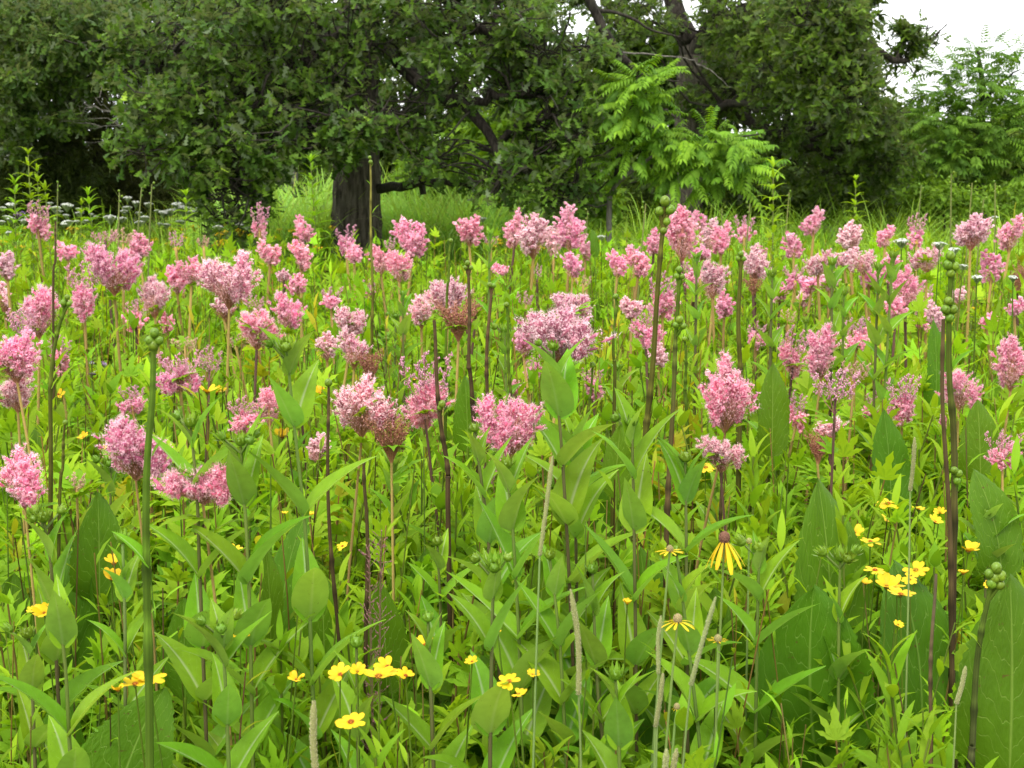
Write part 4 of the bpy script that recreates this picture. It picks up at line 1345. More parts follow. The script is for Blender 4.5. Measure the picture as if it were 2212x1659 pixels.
STAGE = {'f': 'bright pink plume', 'p': 'pale fluffy pink plume with dark specks', 'b': 'pink plume topped by beaded buds', 'u': 'rosy spray of beaded buds',
         't': 'tan spray of tiny buds', 'r': 'rusty brown seed spray', 'x': 'pale pink plume over rusty seeds'}
PLUMES = [l.split('|') for l in '''
82,478,46,72,b|far left beside the white flowers
147,545,42,40,f|small and two-lobed at far left, alone
245,585,104,100,f|large and ragged left of centre-left trees
228,520,40,34,u|rising behind the large ragged left plume
303,535,46,56,f|round, right of the large ragged left plume
265,520,38,46,t|between two far left plumes
380,525,24,46,u|slim, alone among far yellow flowers
440,527,20,32,t|tiny, far off left of the oak
561,482,32,74,b|slim and tall, far off left of the oak trunk
653,500,40,54,f|far off, nearest the oak trunk's left side
582,550,48,54,f|compact, lower left of the oak trunk
650,556,46,60,f|lower left of the trunk, beside the compact one
748,520,36,56,b|against the base of the oak trunk
765,552,40,36,f|just below the oak trunk base
888,520,66,80,f|large, right of the oak trunk
823,565,46,58,f|right of the thin stalk before the trunk
862,580,56,60,f|lower right of the oak trunk
842,532,18,34,u|tiny, between trunk and large plume
1014,502,52,62,f|fan-shaped, below the pale tall grass
1060,522,24,30,u|small, right of the fan-shaped one
1077,584,38,26,f|low and flat below the pale grass
1110,500,44,80,f|left member of the tall central far cluster
1152,515,64,90,p|middle of the tall central far cluster
1196,530,36,70,p|right member of the tall central far cluster
1231,495,60,92,f|tallest of the far ones right of centre
1264,540,32,50,f|tucked under the tallest far one
1237,576,46,50,f|rounded, below the tallest far one
1160,592,16,36,u|tiny, below the central far cluster
1333,575,42,56,f|left half of a far pair
1378,568,48,66,f|right half of a far pair
1368,545,20,26,u|tiny, above the far pair
1412,525,34,56,f|just left of the tall bud stalk
1474,512,66,110,f|tall and broad, right of the tall bud stalk
1513,482,34,44,f|peeping above the broad one by the bud stalk
1535,512,40,66,p|behind and right of the broad one
1558,520,46,68,f|third one right of the tall bud stalk
1608,496,36,48,b|alone before the dark wood on the right
1497,590,44,56,b|carrying a dark bee
1540,608,64,74,p|broad, right of the bee's plume
1632,575,60,76,p|with fading base behind an olive bud stalk
1628,620,46,42,r|hanging under a pale plume
1565,662,42,58,f|small, under the bee's plume
1650,546,24,24,f|tiny, above the fading pale one
1516,548,40,28,f|low, between two broad ones
1758,484,46,56,f|highest on the right, before the dark oak
1715,534,42,52,f|rounded, lower left of the highest right one
1836,516,52,62,p|right of the highest right one
1913,514,38,44,f|far right, left of the white heads
1981,502,36,68,b|standing over the flat white heads
2098,505,76,72,p|wide, near the right edge
2182,508,52,76,f|at the right edge, upper
2142,582,40,70,f|slim, under the wide right plume
2003,562,72,52,p|wide and low beside the flat white heads
2200,605,36,70,r|at the right edge, tall
1717,600,42,42,b|left of the crowded right band
1752,618,40,36,f|front left of the crowded right band
1738,648,32,36,p|lowest left of the crowded right band
1685,637,32,42,f|alone, left of the crowded right band
1768,572,58,54,p|upper left of the crowded right band
1792,612,40,50,p|middle of the crowded right band
1826,560,52,46,p|top of the crowded right band
1866,568,56,54,p|upper middle of the crowded right band
1878,604,42,40,f|lower middle of the crowded right band
1920,580,46,52,f|right part of the crowded right band
1958,622,62,86,f|tall, right end of the crowded band
1995,642,32,56,b|right of the tall crowded-band plume
1935,672,48,56,f|under the tall crowded-band plume
1992,686,34,54,b|left of the heavy double bud stalk
2022,690,40,70,p|touching the heavy double bud stalk
2072,643,34,32,p|small, right of the heavy double stalk
2192,664,42,36,f|small at the right edge, middle height
2132,694,40,30,f|small, low, left of the right edge
15,578,52,62,p|at the left edge, upper
180,632,64,110,b|tall, behind the small left bud stalk
82,680,88,100,f|broad, near the left edge
48,712,54,80,u|in front of the broad left-edge plume
34,770,110,110,f|very broad at the left edge
10,655,30,80,x|cut by the left edge
36,848,76,86,p|drooping at the left edge
130,770,42,76,b|thin, right of the left-edge mass
333,646,70,82,p|egg-shaped, left of centre
293,682,38,60,b|left of the egg-shaped plume
362,698,32,46,f|small, below the egg-shaped plume
382,608,48,58,f|between egg-shaped and big domed plumes
412,588,56,56,f|behind the big domed plume
493,608,118,112,p|big dome, left of the oak trunk line
485,672,56,50,x|narrow tail under the big dome
553,715,90,78,f|wide, below and right of the big dome
553,664,32,44,u|above the wide plume
622,677,66,78,f|right of the wide plume, leaning
613,598,32,26,p|small and flat, below the compact one
644,617,38,44,f|small, below the flat one
715,644,42,38,b|small, left of a pair
758,698,70,62,p|bowl-shaped, left of the pale double head
706,752,48,58,p|dull, left of the speckled plume
764,757,62,84,p|speckled, above the big round front plume
800,795,54,78,r|behind the big round front plume
797,626,24,36,b|tiny, beside the thin stalk
387,808,84,72,b|bushy, right of the big green stalk
400,752,44,40,t|above the bushy beaded plume
450,790,46,76,u|right of the bushy beaded plume
287,866,54,54,b|small, left of the big green stalk
290,972,140,128,f|large, behind the big green stalk
50,1035,94,130,f|lowest at the left edge
437,1047,150,82,f|low and wide behind rosinweed leaves
530,900,66,72,b|left of a pair behind an upright leaf
582,882,60,76,f|right of a pair behind an upright leaf
650,862,36,70,u|behind the upright cupped leaf
686,975,50,66,p|small, beside the dark purple stalk
513,745,28,40,t|faint, under the wide plume
165,1052,42,60,t|faint, in leaves at lower left
967,645,86,78,p|dome on the double head in the centre
990,695,88,84,r|funnel under the central pale dome
1026,672,36,56,r|side wing right of the central pale dome
910,672,54,78,p|left of the central pale dome
920,848,94,150,b|tall, crossed by the dark central stalk
780,885,116,118,p|big round, front and left of centre
845,948,98,106,r|large funnel right of the big round plume
857,905,36,52,b|peeping over the large rusty funnel
1100,925,138,130,f|largest in front, above centre leaves
1060,1020,36,76,f|thin tail under the largest front plume
1233,668,86,56,p|cap above the massive central plume
1208,728,152,108,p|massive, right of centre
1132,745,52,58,f|left flank of the massive plume
1150,795,36,54,b|below the massive plume
1110,842,40,32,f|just above the largest front plume
1280,828,42,64,b|small, right of the paired upright leaves
1135,652,26,40,u|tiny, left of the massive plume's cap
1141,686,28,32,f|tiny, above the massive plume's flank
1260,613,26,30,t|faint, above the massive plume's cap
1365,668,52,48,p|left of the tall central bud stalk
1396,708,60,80,b|crossed by the tall central bud stalk
1423,772,40,56,p|under the tall central bud stalk's bend
1432,642,58,90,b|between the tall stalk and its neighbour
1568,860,112,150,f|tall and ragged, front right
1558,982,84,78,p|beneath the tall ragged front plume
1635,724,38,48,b|small, alone, right of centre
1852,722,56,60,b|on its own, right middle
1775,765,74,110,f|leaning, right middle
1712,762,60,100,b|left partner of the leaning plume
1718,890,46,78,b|thin, before a big dock leaf
1805,850,76,96,u|wide and loose, right front
1845,812,48,58,t|faint, behind the loose bud spray
1792,925,60,44,p|low, right front
1768,970,56,72,r|lowest right front funnel
1895,880,50,64,b|small, between two bud sprays
1952,865,68,98,b|right of the small beaded one
2072,845,74,78,f|right of the heavy double stalk
2040,920,36,52,f|left of the heavy double stalk, low
2186,790,74,112,f|large at the right edge
2168,975,66,72,b|lowest at the right edge
1010,640,20,30,t|tiny, beside the dark central bud stalk
1700,690,26,40,t|faint, above the leaning pair
1540,645,26,34,t|faint, below the broad bee neighbour'''.strip().split('\n')]

for num, (nums, phrase) in enumerate(PLUMES):
    x, y, w, h, st = nums.split(',')
    x, y, w, h = float(x), float(y), float(w) * 1.22, float(h) * 1.10
    sl = slope(y)
    d_geo = (CAM_H - 1.12) / sl
    d_size = (0.15 if st not in 'ut' else 0.09) * FPX / w
    d = (d_geo * d_geo * d_size) ** (1 / 3)
    d = float(np.clip(d, .28 / sl, .92 / sl))
    c = at(x, y, d)
    k = np.linalg.norm(c - np.array([0, 0, CAM_H])) * CP / FPX
    k = d / FPX * 1.02
    W, H = w * k, h * k
    npx = w * h
    near = w >= 64 and y > 560
    base = np.array([c[0] + rs.normal() * .05, c[1] + rs.normal() * .04, 0.0])
    hz = c[2] - H / 2
    t = thing('meadowsweet_plant', STAGE[st] + ' ' + phrase, 'flower', tuple(base), 'pink plume flowers of the meadow')
    neck = np.array([c[0], c[1], hz]) - base
    mid = neck * np.array([.4, .4, .55]) + np.array([rs.normal() * .012, rs.normal() * .012, 0])
    path = smooth_path([np.zeros(3), mid, neck, neck + np.array([0, 0, H * (.45 if st in 'fpx' else .3)])], 10)
    v, f = tube(path, max(.0028, .0011 * d) * np.linspace(1.25, .7, 10), 5)
    m = MB(); m.add(v, f, (TAN * U(.75, 1.1)) if U(0, 1) < .8 else np.array([.10, .055, .04]))
    m.build('stem', M['stem'], t)
    F, B, BR = MB(), MB(), MB()
    dome = bool(rs.randint(0, 2))
    if st == 'f':
        plume(F, BR, W, H, .12, 1.0, npx, near, .15, dome)
        seeds(B, BR, W * .8, H, 0, .55, npx * .4, np.array([.62, .26, .27]), np.array([.80, .48, .48]), .75)
    elif st == 'p':
        plume(F, BR, W, H, .18, 1.0, npx, near, .82, dome)
        seeds(B, BR, W * .85, H, 0, .58, npx * .45, np.array([.50, .18, .18]), np.array([.78, .48, .44]), .75)
    elif st == 'x':
        seeds(B, BR, W * .9, H, 0, .75, npx * .6)
        plume(F, BR, W, H, .45, 1.0, npx * .55, near, .9, dome)
    elif st == 'b':
        plume(F, BR, W, H, .0, .64, npx * .62, near, .10, dome)
        beads(B, BR, W * .95, H, .40, 1.04, npx * .6, 0, .85)
    elif st == 'u':
        beads(B, BR, W, H, .1, 1.0, npx, .1, .95)
    elif st == 't':
        beads(B, BR, W, H, .1, 1.0, npx, .9, .95)
    else:
        seeds(B, BR, W, H, 0, 1.0, npx)
    L = Matrix.Translation(Vector(neck.tolist()))
    for mb_, nm, mt in ((F, 'flower_head', 'fluff'), (B, 'bud_spray' if st in 'but' else ('seed_cluster' if st in 'rx' else 'lower_florets'), 'bead'), (BR, 'branchlets', 'stem')):
        if mb_.n:
            o_ = mb_.build(nm, M[mt], t, smooth=(nm != 'flower_head'))
            o_.matrix_local = L
            o_['kind'] = 'stuff'
    if d < 7:
        for q in range(3 if d < 4.5 else 2):
            tt = U(.55, .88)
            p = np.array([np.interp(tt, np.linspace(0, 1, 10), path[:, c_]) for c_ in range(3)])
            an, el = U(0, 6.28), U(.2, .9)
            dr = np.array([[math.cos(an) * math.cos(el), math.sin(an) * math.cos(el), math.sin(el)]])
            R = frames(dr, np.array([[-math.cos(an) * math.sin(el), -math.sin(an) * math.sin(el), math.cos(el)]]))[0]
            link('leaf', JAG_LEAF[rs.randint(0, 3)], t, mat=mat4(R, p, U(.06, .11)))
# ================================================================== rosinweed: stems with paired leaves
ROS = []
for q in range(7):
    t = leaf(1.0, U(.34, .43), P_OVATE, nv=14, nu=3, fold=U(.35, .7), curl=U(.1, .8), wave=.014, twist=U(-.45, .45), side=U(-.07, .07))
    m = MB(); m.add(*t); ROS.append(m.mesh('leaf', M['rosin']))


def bud_mesh(bract_len=.9, n=9):
    m = MB()
    o = oval(6, 10, .85)
    m.add(o[0] * .8 + np.array([0, 0, .75]), o[1], (.85, 1, .7))
    for ring, (el, L, nn) in enumerate(((.75, bract_len, n), (1.15, bract_len * 1.15, n - 2))):
        for q in range(nn):
            a = q * 2 * math.pi / nn + ring * .4 + U(-.1, .1)
            e = el + U(-.15, .15)
            d = np.array([[math.cos(a) * math.cos(e), math.sin(a) * math.cos(e), math.sin(e)]])
            nn_ = np.array([[-math.cos(a) * math.sin(e), -math.sin(a) * math.sin(e), math.cos(e)]])
            tp = leaf(L * U(.9, 1.2), .62, P_OVATE, nv=4, nu=1, fold=.2, curl=-1.0 + U(-.2, .5))
            m.add_n(tp, np.array([[math.cos(a) * .35, math.sin(a) * .35, .2]]), frames(d, nn_), 1.0, np.array([[1, 1.1, .8]]) * U(.85, 1.2))
    return m.mesh('bud', M['bud'])


BUD = [bud_mesh(1.5), bud_mesh(1.8), bud_mesh(1.35, 7)]


def round_bud():
    """Tight round bud wrapped in overlapping scales."""
    m = MB()
    o = oval(8, 12, .95)
    m.add(o[0] * np.array([.9, .9, 1.05]) + np.array([0, 0, .95]), o[1], (.9, 1, .7))
    for q in range(5):
        a = q * 2.4
        e = 1.15
        d = np.array([[math.cos(a) * .2, math.sin(a) * .2, 1.0]])
        tp = leaf(1.75, 1.35, P_OVATE, nv=6, nu=2, fold=-.25, curl=0)
        V = tp[0].copy()
        # wrap the scale around the ball
        phi = -math.pi / 2 * .92 + V[:, 1] / 1.75 * (1.55 + .12 * q)
        lam = V[:, 0] / .95
        rr = .95 + .015 * q
        W_ = np.stack([rr * np.cos(phi) * np.cos(lam + a), rr * np.cos(phi) * np.sin(lam + a), rr * .97 * np.sin(phi) + .95], -1)
        m.add(W_, tp[1], np.array([1.0, 1.05, .75]) * U(.8, 1.2))
    for q in range(4):
        a = q * 1.57 + U(-.3, .3)
        e = U(.7, 1.15)
        d = np.array([[math.cos(a) * math.cos(e), math.sin(a) * math.cos(e), math.sin(e)]])
        n_ = np.array([[-math.cos(a) * math.sin(e), -math.sin(a) * math.sin(e), math.cos(e)]])
        m.add_n(leaf(1.5, .95, P_OVATE, nv=5, nu=1, fold=.3, curl=-.9), np.array([[math.cos(a) * .3, math.sin(a) * .3, .05]]), frames(d, n_), U(.9, 1.2), np.array([[.9, .95, .7]]) * U(.8, 1.1))
    return m.mesh('bud', M['bud'])


RBUD = [round_bud() for _ in range(3)]


def stalk_path(Y, pix, n=14):
    """World path from the ground up through the given view points (listed top first)."""
    pts = [at(x, y, Y) for x, y in pix][::-1]
    if pts[0][2] > .02:
        if len(pts) > 1:
            s = (pts[0] - pts[1]) / max(pts[1][2] - pts[0][2], .05)
            s[:2] = np.clip(s[:2], -.35, .35)
        else:
            s = np.zeros(3)
        g_ = pts[0] + s * pts[0][2] * .8
        g_[2] = 0
        pts = [g_] + pts
    return smooth_path(pts, n)


def pathat(path, z):
    return np.array([np.interp(z, path[:, 2], path[:, c]) for c in range(2)] + [z])


def rosin(Y, pix, label, nodes=None, phase=None, L=.13, head=1, stem=(.10, .13, .03), low=None, group='rosinweed plants with paired leaves'):
    path = stalk_path(Y, pix)
    b0 = path[0].copy()
    t = thing('rosinweed_plant', label, 'plant', tuple(b0), group)
    p = path - b0
    r = max(.0032, .0010 * Y)
    k = len(p)
    cg = np.linspace(0, 1, k)[:, None]
    dark = np.array([.075, .040, .028])
    stemc = dark * (1 - cg) + np.asarray(stem) * 1.1 * cg if U(0, 1) < .7 else np.array([.11, .16, .03]) * np.ones((k, 1))
    v, f = tube(p, r * np.linspace(1.25, .75, k), 6)
    m = MB(); m.add(v, f, np.repeat(stemc, 6, 0)); m.build('stem', M['stem'], t)
    top = p[-1, 2]
    if nodes is None:
        zs, z, gap = [], top - .02, .035
        while z > max(.25, top - 1.0) and len(zs) < 9:
            zs.append(z); gap = min(gap * 1.35, .10); z -= gap
        ph = U(0, 3.1) if phase is None else phase
        nodes = [(z, (.7 if q % 2 else -.7) + (U(-.35, .35) if phase is None else phase) + U(-.2, .2)) for q, z in enumerate(zs)]
    else:
        nodes = [(at(pix[0][0], y, Y)[2] - b0[2], {'L': (.35, -.35)[rs.randint(0, 2)], 'F': (1.15, -1.15)[rs.randint(0, 2)]}.get(o_, o_) + U(-.2, .2)) for y, o_ in nodes]
        z, q, gap = nodes[-1][0] - .10, len(nodes), .11
        while z > .3 and q < 10:
            nodes.append((z, (.7 if q % 2 else -.7) + U(-.3, .3))); z -= gap; q += 1
    for q, (z, a) in enumerate(nodes):
        c = pathat(p, z)
        grow = np.interp(q, [0, 1, 3], [.62, .85, 1.0])
        for s in (0, math.pi):
            aa = a + s + U(-.12, .12)
            el = np.interp(q, [0, 1, 3, 8], [1.1, .95, .78, .62]) + U(-.14, .18) + .22 * abs(math.sin(aa))
            d = np.array([[math.cos(aa) * math.cos(el), math.sin(aa) * math.cos(el), math.sin(el)]])
            n_ = np.array([[-math.cos(aa) * math.sin(el), -math.sin(aa) * math.sin(el), math.cos(el)]]) + rs.normal(size=(1, 3)) * .12
            R = frames(d, n_)[0]
            link('leaf', ROS[rs.randint(0, 7)], t, mat=mat4(R, c, 1.18 * L * grow * U(.88, 1.15)))
    for q in range(head):
        if q == 0:
            R, c = np.eye(3), p[-1]
        else:
            an = q * 2.2 + U(0, 1)
            d = np.array([math.cos(an), math.sin(an), .9]); d /= np.linalg.norm(d)
            c0 = pathat(p, top - .012)
            c = c0 + d * .035
            v, f = tube(np.stack([c0, c]), [.0022, .002], 4)
            m = MB(); m.add(v, f, (.12, .18, .04)); m.build('bud_stalk', M['stem'], t)
            R = along_z(d[None])[0]
        link('bud', BUD[rs.randint(0, 3)], t, mat=mat4(R, c, U(.011, .015) * (1 if q == 0 else .8)))
    return t


rosin(2.35, [(620, 765), (640, 960), (660, 1150), (672, 1400), (684, 1700)], 'rosinweed with cupped upright leaf in front of pink pair', [(812, 'L'), (925, 'F'), (1118, 'L'), (1345, 'F'), (1480, 'L')], head=3, L=.14)
rosin(2.35, [(412, 925), (425, 1060), (432, 1250), (450, 1700)], 'rosinweed right of the thick green bud stalk', [(968, 'L'), (1058, 'L'), (1250, 'L'), (1400, 'F')], L=.135, head=2)
rosin(2.30, [(520, 965), (528, 1080), (538, 1270), (548, 1700)], 'rosinweed with bud cluster, second right of the thick green stalk', [(1020, 'L'), (1095, 'F'), (1262, 'L'), (1400, 'F'), (1500, 'L')], L=.145, head=4)
rosin(2.75, [(1196, 760), (1206, 880), (1216, 1010), (1232, 1300)], 'tall rosinweed with two erect leaves clasping its bud, centre', [(835, .5), (905, 'F'), (1008, 'L'), (1135, 'F'), (1260, 'L')], L=.155, head=3)
rosin(2.45, [(1094, 1015), (1108, 1150), (1122, 1400), (1132, 1700)], 'rosinweed under the largest front plume', [(1065, 'L'), (1150, 'F'), (1250, 'L'), (1380, 'L')], L=.14)
rosin(2.60, [(1024, 935), (1040, 1040), (1062, 1250)], 'rosinweed with folded tip leaf left of the largest front plume', [(1005, 'F'), (1075, 'L'), (1180, 'F')], L=.12)
rosin(2.55, [(1365, 925), (1368, 1050), (1372, 1300), (1376, 1700)], 'rosinweed just left of the tall central bud stalk base', [(965, 'F'), (1035, 'L'), (1150, 'F'), (1300, 'L'), (1440, 'F')], L=.14, head=2)
rosin(2.55, [(1480, 1000), (1482, 1130), (1484, 1400), (1486, 1700)], 'rosinweed right of the tall central bud stalk base', [(1040, 'L'), (1090, 'F'), (1195, 'L'), (1330, 'F')], L=.13)
rosin(2.15, [(1066, 1235), (1062, 1420), (1058, 1700)], 'rosinweed with spiky green bud head, lower centre', [(1300, 'F'), (1405, 'L'), (1590, 'F')], L=.135, head=4)
rosin(2.15, [(925, 1345), (930, 1480), (938, 1700)], 'short rosinweed left of the spiky bud head', [(1405, 'L'), (1490, 'F'), (1620, 'L')], L=.115)
rosin(2.40, [(1188, 1210), (1210, 1400), (1225, 1700)], 'rosinweed right of the spiky bud head, dark stem', [(1290, 'F'), (1400, 'L'), (1520, 'L'), (1610, 'F')], L=.13)
rosin(2.40, [(1280, 1240), (1290, 1480), (1310, 1700)], 'rosinweed between two timothy heads, lower centre', [(1330, 'L'), (1440, 'F'), (1560, 'L')], L=.13)
rosin(2.35, [(1462, 1200), (1490, 1420), (1520, 1700)], 'rosinweed below the drooping yellow coneflower', [(1300, 'L'), (1420, 'F'), (1560, 'L')], L=.13)
rosin(2.45, [(1640, 1195), (1636, 1350), (1630, 1700)], 'rosinweed right of the drooping yellow coneflower', [(1240, 'F'), (1300, 'L'), (1395, 'L'), (1540, 'L')], L=.125, head=2)
rosin(2.50, [(1815, 1215), (1812, 1350), (1810, 1700)], 'rosinweed before the large dark dock leaf', [(1345, 'L'), (1470, 'F'), (1590, 'L')], L=.125, head=4)
rosin(2.05, [(128, 1330), (142, 1450), (150, 1600), (158, 1720)], 'rosinweed with closed heart-shaped leaf at lower left', [(1400, 'F'), (1590, 'L')], L=.15, head=1)
rosin(2.10, [(480, 1365), (488, 1500), (496, 1700)], 'rosinweed with small bud cluster, lower left of centre', [(1405, 'F'), (1440, 'L'), (1570, 'F')], L=.115, head=4)
rosin(2.40, [(95, 1130), (110, 1220), (120, 1400)], 'rosinweed with dark buds near the left edge', [(1215, 'L'), (1320, 'F')], L=.13, head=4)
rosin(2.30, [(265, 1175), (270, 1350), (272, 1700)], 'slim pale rosinweed just left of the thick green stalk', [(1255, 'L'), (1300, 'F'), (1420, 'L')], L=.09, stem=(.16, .24, .06))
rosin(2.30, [(60, 1380), (70, 1500), (78, 1700)], 'low rosinweed in the bottom left corner', [(1420, 'L'), (1500, 'F')], L=.10, head=2)
rosin(2.70, [(945, 1180), (952, 1330), (956, 1600)], 'rosinweed with round serrate leaf, left of lower centre', [(1235, 'F'), (1300, 'L'), (1420, 'F')], L=.12)
rosin(2.20, [(1330, 1470), (1340, 1700)], 'rosinweed tip at the bottom centre', [(1530, 'L'), (1620, 'F')], L=.13)
rosin(2.25, [(770, 1400), (775, 1700)], 'rosinweed beside the yellow flowers at bottom', [(1500, 'L'), (1600, 'F')], L=.12)
rosin(3.30, [(848, 1010), (852, 1200)], 'rosinweed under the large rusty funnel', None, L=.10)
rosin(3.10, [(240, 1010), (238, 1200)], 'rosinweed with drooping buds left of the thick stalk', None, L=.11, head=3)
rosin(3.6, [(1545, 1060), (1548, 1250)], 'rosinweed beneath the tall ragged front plume', None, L=.10)
rosin(4.3, [(1668, 600), (1664, 760)], 'far rosinweed with dark stem left of the crowded right band', None, L=.088)
rosin(4.2, [(1797, 575), (1796, 720)], 'far rosinweed standing in the crowded right band', None, L=.088)
rosin(4.0, [(1897, 585), (1890, 800)], 'far rosinweed right of the crowded band, broad lower leaves', None, L=.088)
rosin(4.0, [(1928, 560), (1915, 780)], 'far rosinweed rising beside the tall crowded-band plume', None, L=.088)
rosin(4.4, [(1822, 640), (1820, 780)], 'far rosinweed between crowded band and lone beaded plume', None, L=.088)
rosin(5.6, [(1058, 510), (1056, 700)], 'bright rosinweed pair of leaves below the pale tall grass', None, L=.088, stem=(.18, .28, .05))
rosin(4.6, [(870, 640), (872, 850)], 'far rosinweed left of the central pale dome', None, L=.088)
rosin(4.4, [(1090, 720), (1094, 880)], 'rosinweed left of the massive plume', None, L=.088, head=2)
rosin(4.8, [(855, 690), (850, 900)], 'rosinweed with yellow-green bud heads above the big round plume', None, L=.088, head=4)
rosin(4.6, [(832, 740), (836, 900)], 'shorter rosinweed with bud heads beside the rusty spray', None, L=.088, head=4)
rosin(5.0, [(1505, 560), (1503, 700)], 'far rosinweed behind the bee plume', None, L=.088)
rosin(4.0, [(1335, 800), (1340, 960)], 'rosinweed right of the paired upright leaves', None, L=.088, head=1)
rosin(5.2, [(1740, 700), (1744, 850)], 'rosinweed behind the leaning right plume', None, L=.088)
rosin(3.4, [(540, 1130), (536, 1300)], 'rosinweed behind the low wide plume', None, L=.10)
rosin(2.9, [(1240, 950), (1243, 1100)], 'rosinweed with big leaf right of the largest front plume', None, L=.14, phase=.2)
rosin(3.0, [(2130, 1120), (2128, 1300)], 'rosinweed near the right edge', None, L=.12)

# ================================================================== dock: tall bare bud stalks
PUR = np.array([.058, .038, .016]); OLI = np.array([.074, .074, .011]); GRN = np.array([.070, .118, .009])


def dock_stalk(Y, pix, label, wpx, buds=(), scales=(), low=PUR, high=GRN):
    path = stalk_path(Y, pix, 20)
    b0 = path[0].copy()
    t = thing('prairie_dock_stalk', label, 'flower stalk', tuple(b0), 'tall bare bud stalks')
    p = path - b0
    k = len(p)
    r = max(wpx * Y / FPX * .50, .0022)
    k = 42
    p = smooth_path(p, k)
    hh = np.linspace(0, 1, k)
    wv = .05 * r / .008 * np.sin(math.pi * hh)[:, None] * .12
    p = p + wv * np.stack([np.sin(hh * 9 + U(0, 6)), np.sin(hh * 7 + U(0, 6)), 0 * hh], -1)
    cg = np.clip(np.linspace(-.5, 1.15, k) + rs.normal(size=k) * .05, 0, 1)[:, None]
    rr = r * np.linspace(1.3, .72, k)
    knots = rs.choice(np.arange(6, k - 3), 4, replace=False)
    rr[knots] *= 1.28
    v, f = tube(p, rr, 12)
    vv = v.reshape(k, 12, 3)
    vv[:, ::2] = p[:, None] + (vv[:, ::2] - p[:, None]) * .86
    cc = np.repeat((low * (1 - cg) + high * cg)[:, None], 12, 1) * np.where(np.arange(12) % 2 == 0, .8, 1.1)[None, :, None] * U(.75, 1.2, (k, 1, 1))
    cc[knots] *= .55
    cc[np.minimum(knots + 1, k - 1)] *= 1.5
    m = MB(); m.add(v, f, cc.reshape(-1, 3)); m.build('stem', M['stem'], t)
    for x, y, s in buds:
        c = at(x, y, Y) - b0
        j = pathat(p, min(max(c[2] - s * Y / FPX * 1.5, .1), p[-1, 2]))
        d = nrm(c - j + np.array([0, 0, .004]))
        R = along_z(d[None])[0]
        sz = s * Y / FPX * .46
        c = c + np.array([0, -sz * .5, 0])
        if np.linalg.norm(c - j) > sz * .6:
            v, f = tube(np.stack([j, c]), [r * .7, r * .6], 5)
            m = MB(); m.add(v, f, high); m.build('bud_stalk', M['stem'], t)
        link('bud', RBUD[rs.randint(0, 3)], t, mat=mat4(R, c - R[:, 2] * sz * .95, sz))
    for x, y, side, s in scales:
        c = at(x, y, Y) - b0
        el = 1.05
        d = np.array([[side * math.cos(el), -.15, math.sin(el)]])
        R = frames(d, np.array([[-side * math.sin(el), -.3, math.cos(el)]]))[0]
        link('sheath_leaf', ROS[rs.randint(0, 7)], t, mat=mat4(R, c, s * Y / FPX) @ Matrix.Diagonal((.7, 1, 1, 1)))
    return t


dock_stalk(3.3, [(1436, 445), (1428, 560), (1412, 720), (1400, 870), (1392, 1050)], 'tall brown stalk crowned by four round green buds, right of centre', 13,
           [(1436, 434, 26), (1424, 456, 22), (1447, 453, 24), (1440, 478, 20), (1433, 498, 18)], [(1418, 650, 1, 45), (1432, 505, 1, 20)], OLI, OLI * 1.2)
dock_stalk(1.95, [(332, 735), (327, 850), (322, 1000), (320, 1300), (320, 1720)], 'thick green stalk with a wrapped green bud head, front left', 17,
           [(335, 718, 24), (325, 735, 24), (345, 735, 22), (333, 745, 26)], [(330, 985, 1, 75), (322, 1225, -1, 120)], GRN, GRN * 1.1)
dock_stalk(2.9, [(1468, 582), (1464, 700), (1455, 800), (1444, 1000), (1440, 1250)], 'two-tiered bud stalk just right of the tall central one', 11,
           [(1467, 582, 17), (1462, 596, 15), (1473, 597, 15), (1467, 690, 20), (1460, 702, 17), (1475, 704, 17)], [(1460, 730, 1, 40), (1452, 880, -1, 40), (1470, 620, 1, 30)], PUR * 1.5, GRN)
dock_stalk(2.6, [(2058, 548), (2052, 640), (2056, 800), (2062, 950), (2054, 1250), (2050, 1720)], 'heavy right-hand stalk with stacked round buds, greener of two', 14,
           [(2052, 552, 24), (2046, 572, 24), (2062, 575, 22), (2052, 590, 22), (2048, 650, 22), (2042, 668, 24), (2058, 668, 22), (2050, 686, 22), (2060, 1015, 20), (2070, 1022, 20), (2066, 1038, 20)], [(2060, 795, 1, 60)], PUR, GRN)
dock_stalk(2.55, [(2038, 690), (2036, 860), (2040, 1000), (2052, 1200), (2060, 1500), (2066, 1720)], 'dark purple stalk leaning behind the heavy bud stalk', 11, [], [(2034, 940, -1, 40)], PUR * .8, PUR * 1.4)
dock_stalk(2.2, [(2022, 1240), (2016, 1350), (2010, 1500), (2008, 1720)], 'thin mottled brown stalk before the pale dock leaf', 9, [], [], PUR * 1.8, np.array([.12, .09, .05]))
dock_stalk(2.1, [(2140, 1265), (2128, 1330), (2112, 1450), (2098, 1600), (2092, 1720)], 'short near stalk with dark green bud clump, lower right', 14,
           [(2150, 1225, 30), (2135, 1238, 26), (2160, 1242, 28), (2140, 1258, 28), (2158, 1262, 26), (2146, 1246, 28)], [(2118, 1400, -1, 60)], np.array([.05, .055, .018]), GRN * .8)
dock_stalk(2.8, [(938, 692), (944, 800), (956, 930), (964, 1020), (968, 1150)], 'dark purple stalk crossing the tall beaded plume', 11, [(955, 872, 20), (950, 880, 14)], [(958, 900, 1, 36)], PUR, PUR * 1.2)
dock_stalk(3.7, [(1012, 575), (1012, 660), (1016, 780), (1022, 900)], 'dark stalk with small green bud cluster right of the pale dome', 9, [(1010, 568, 14), (1006, 578, 12), (1017, 578, 12)], [(1014, 600, 1, 24)], PUR, PUR * 1.5)
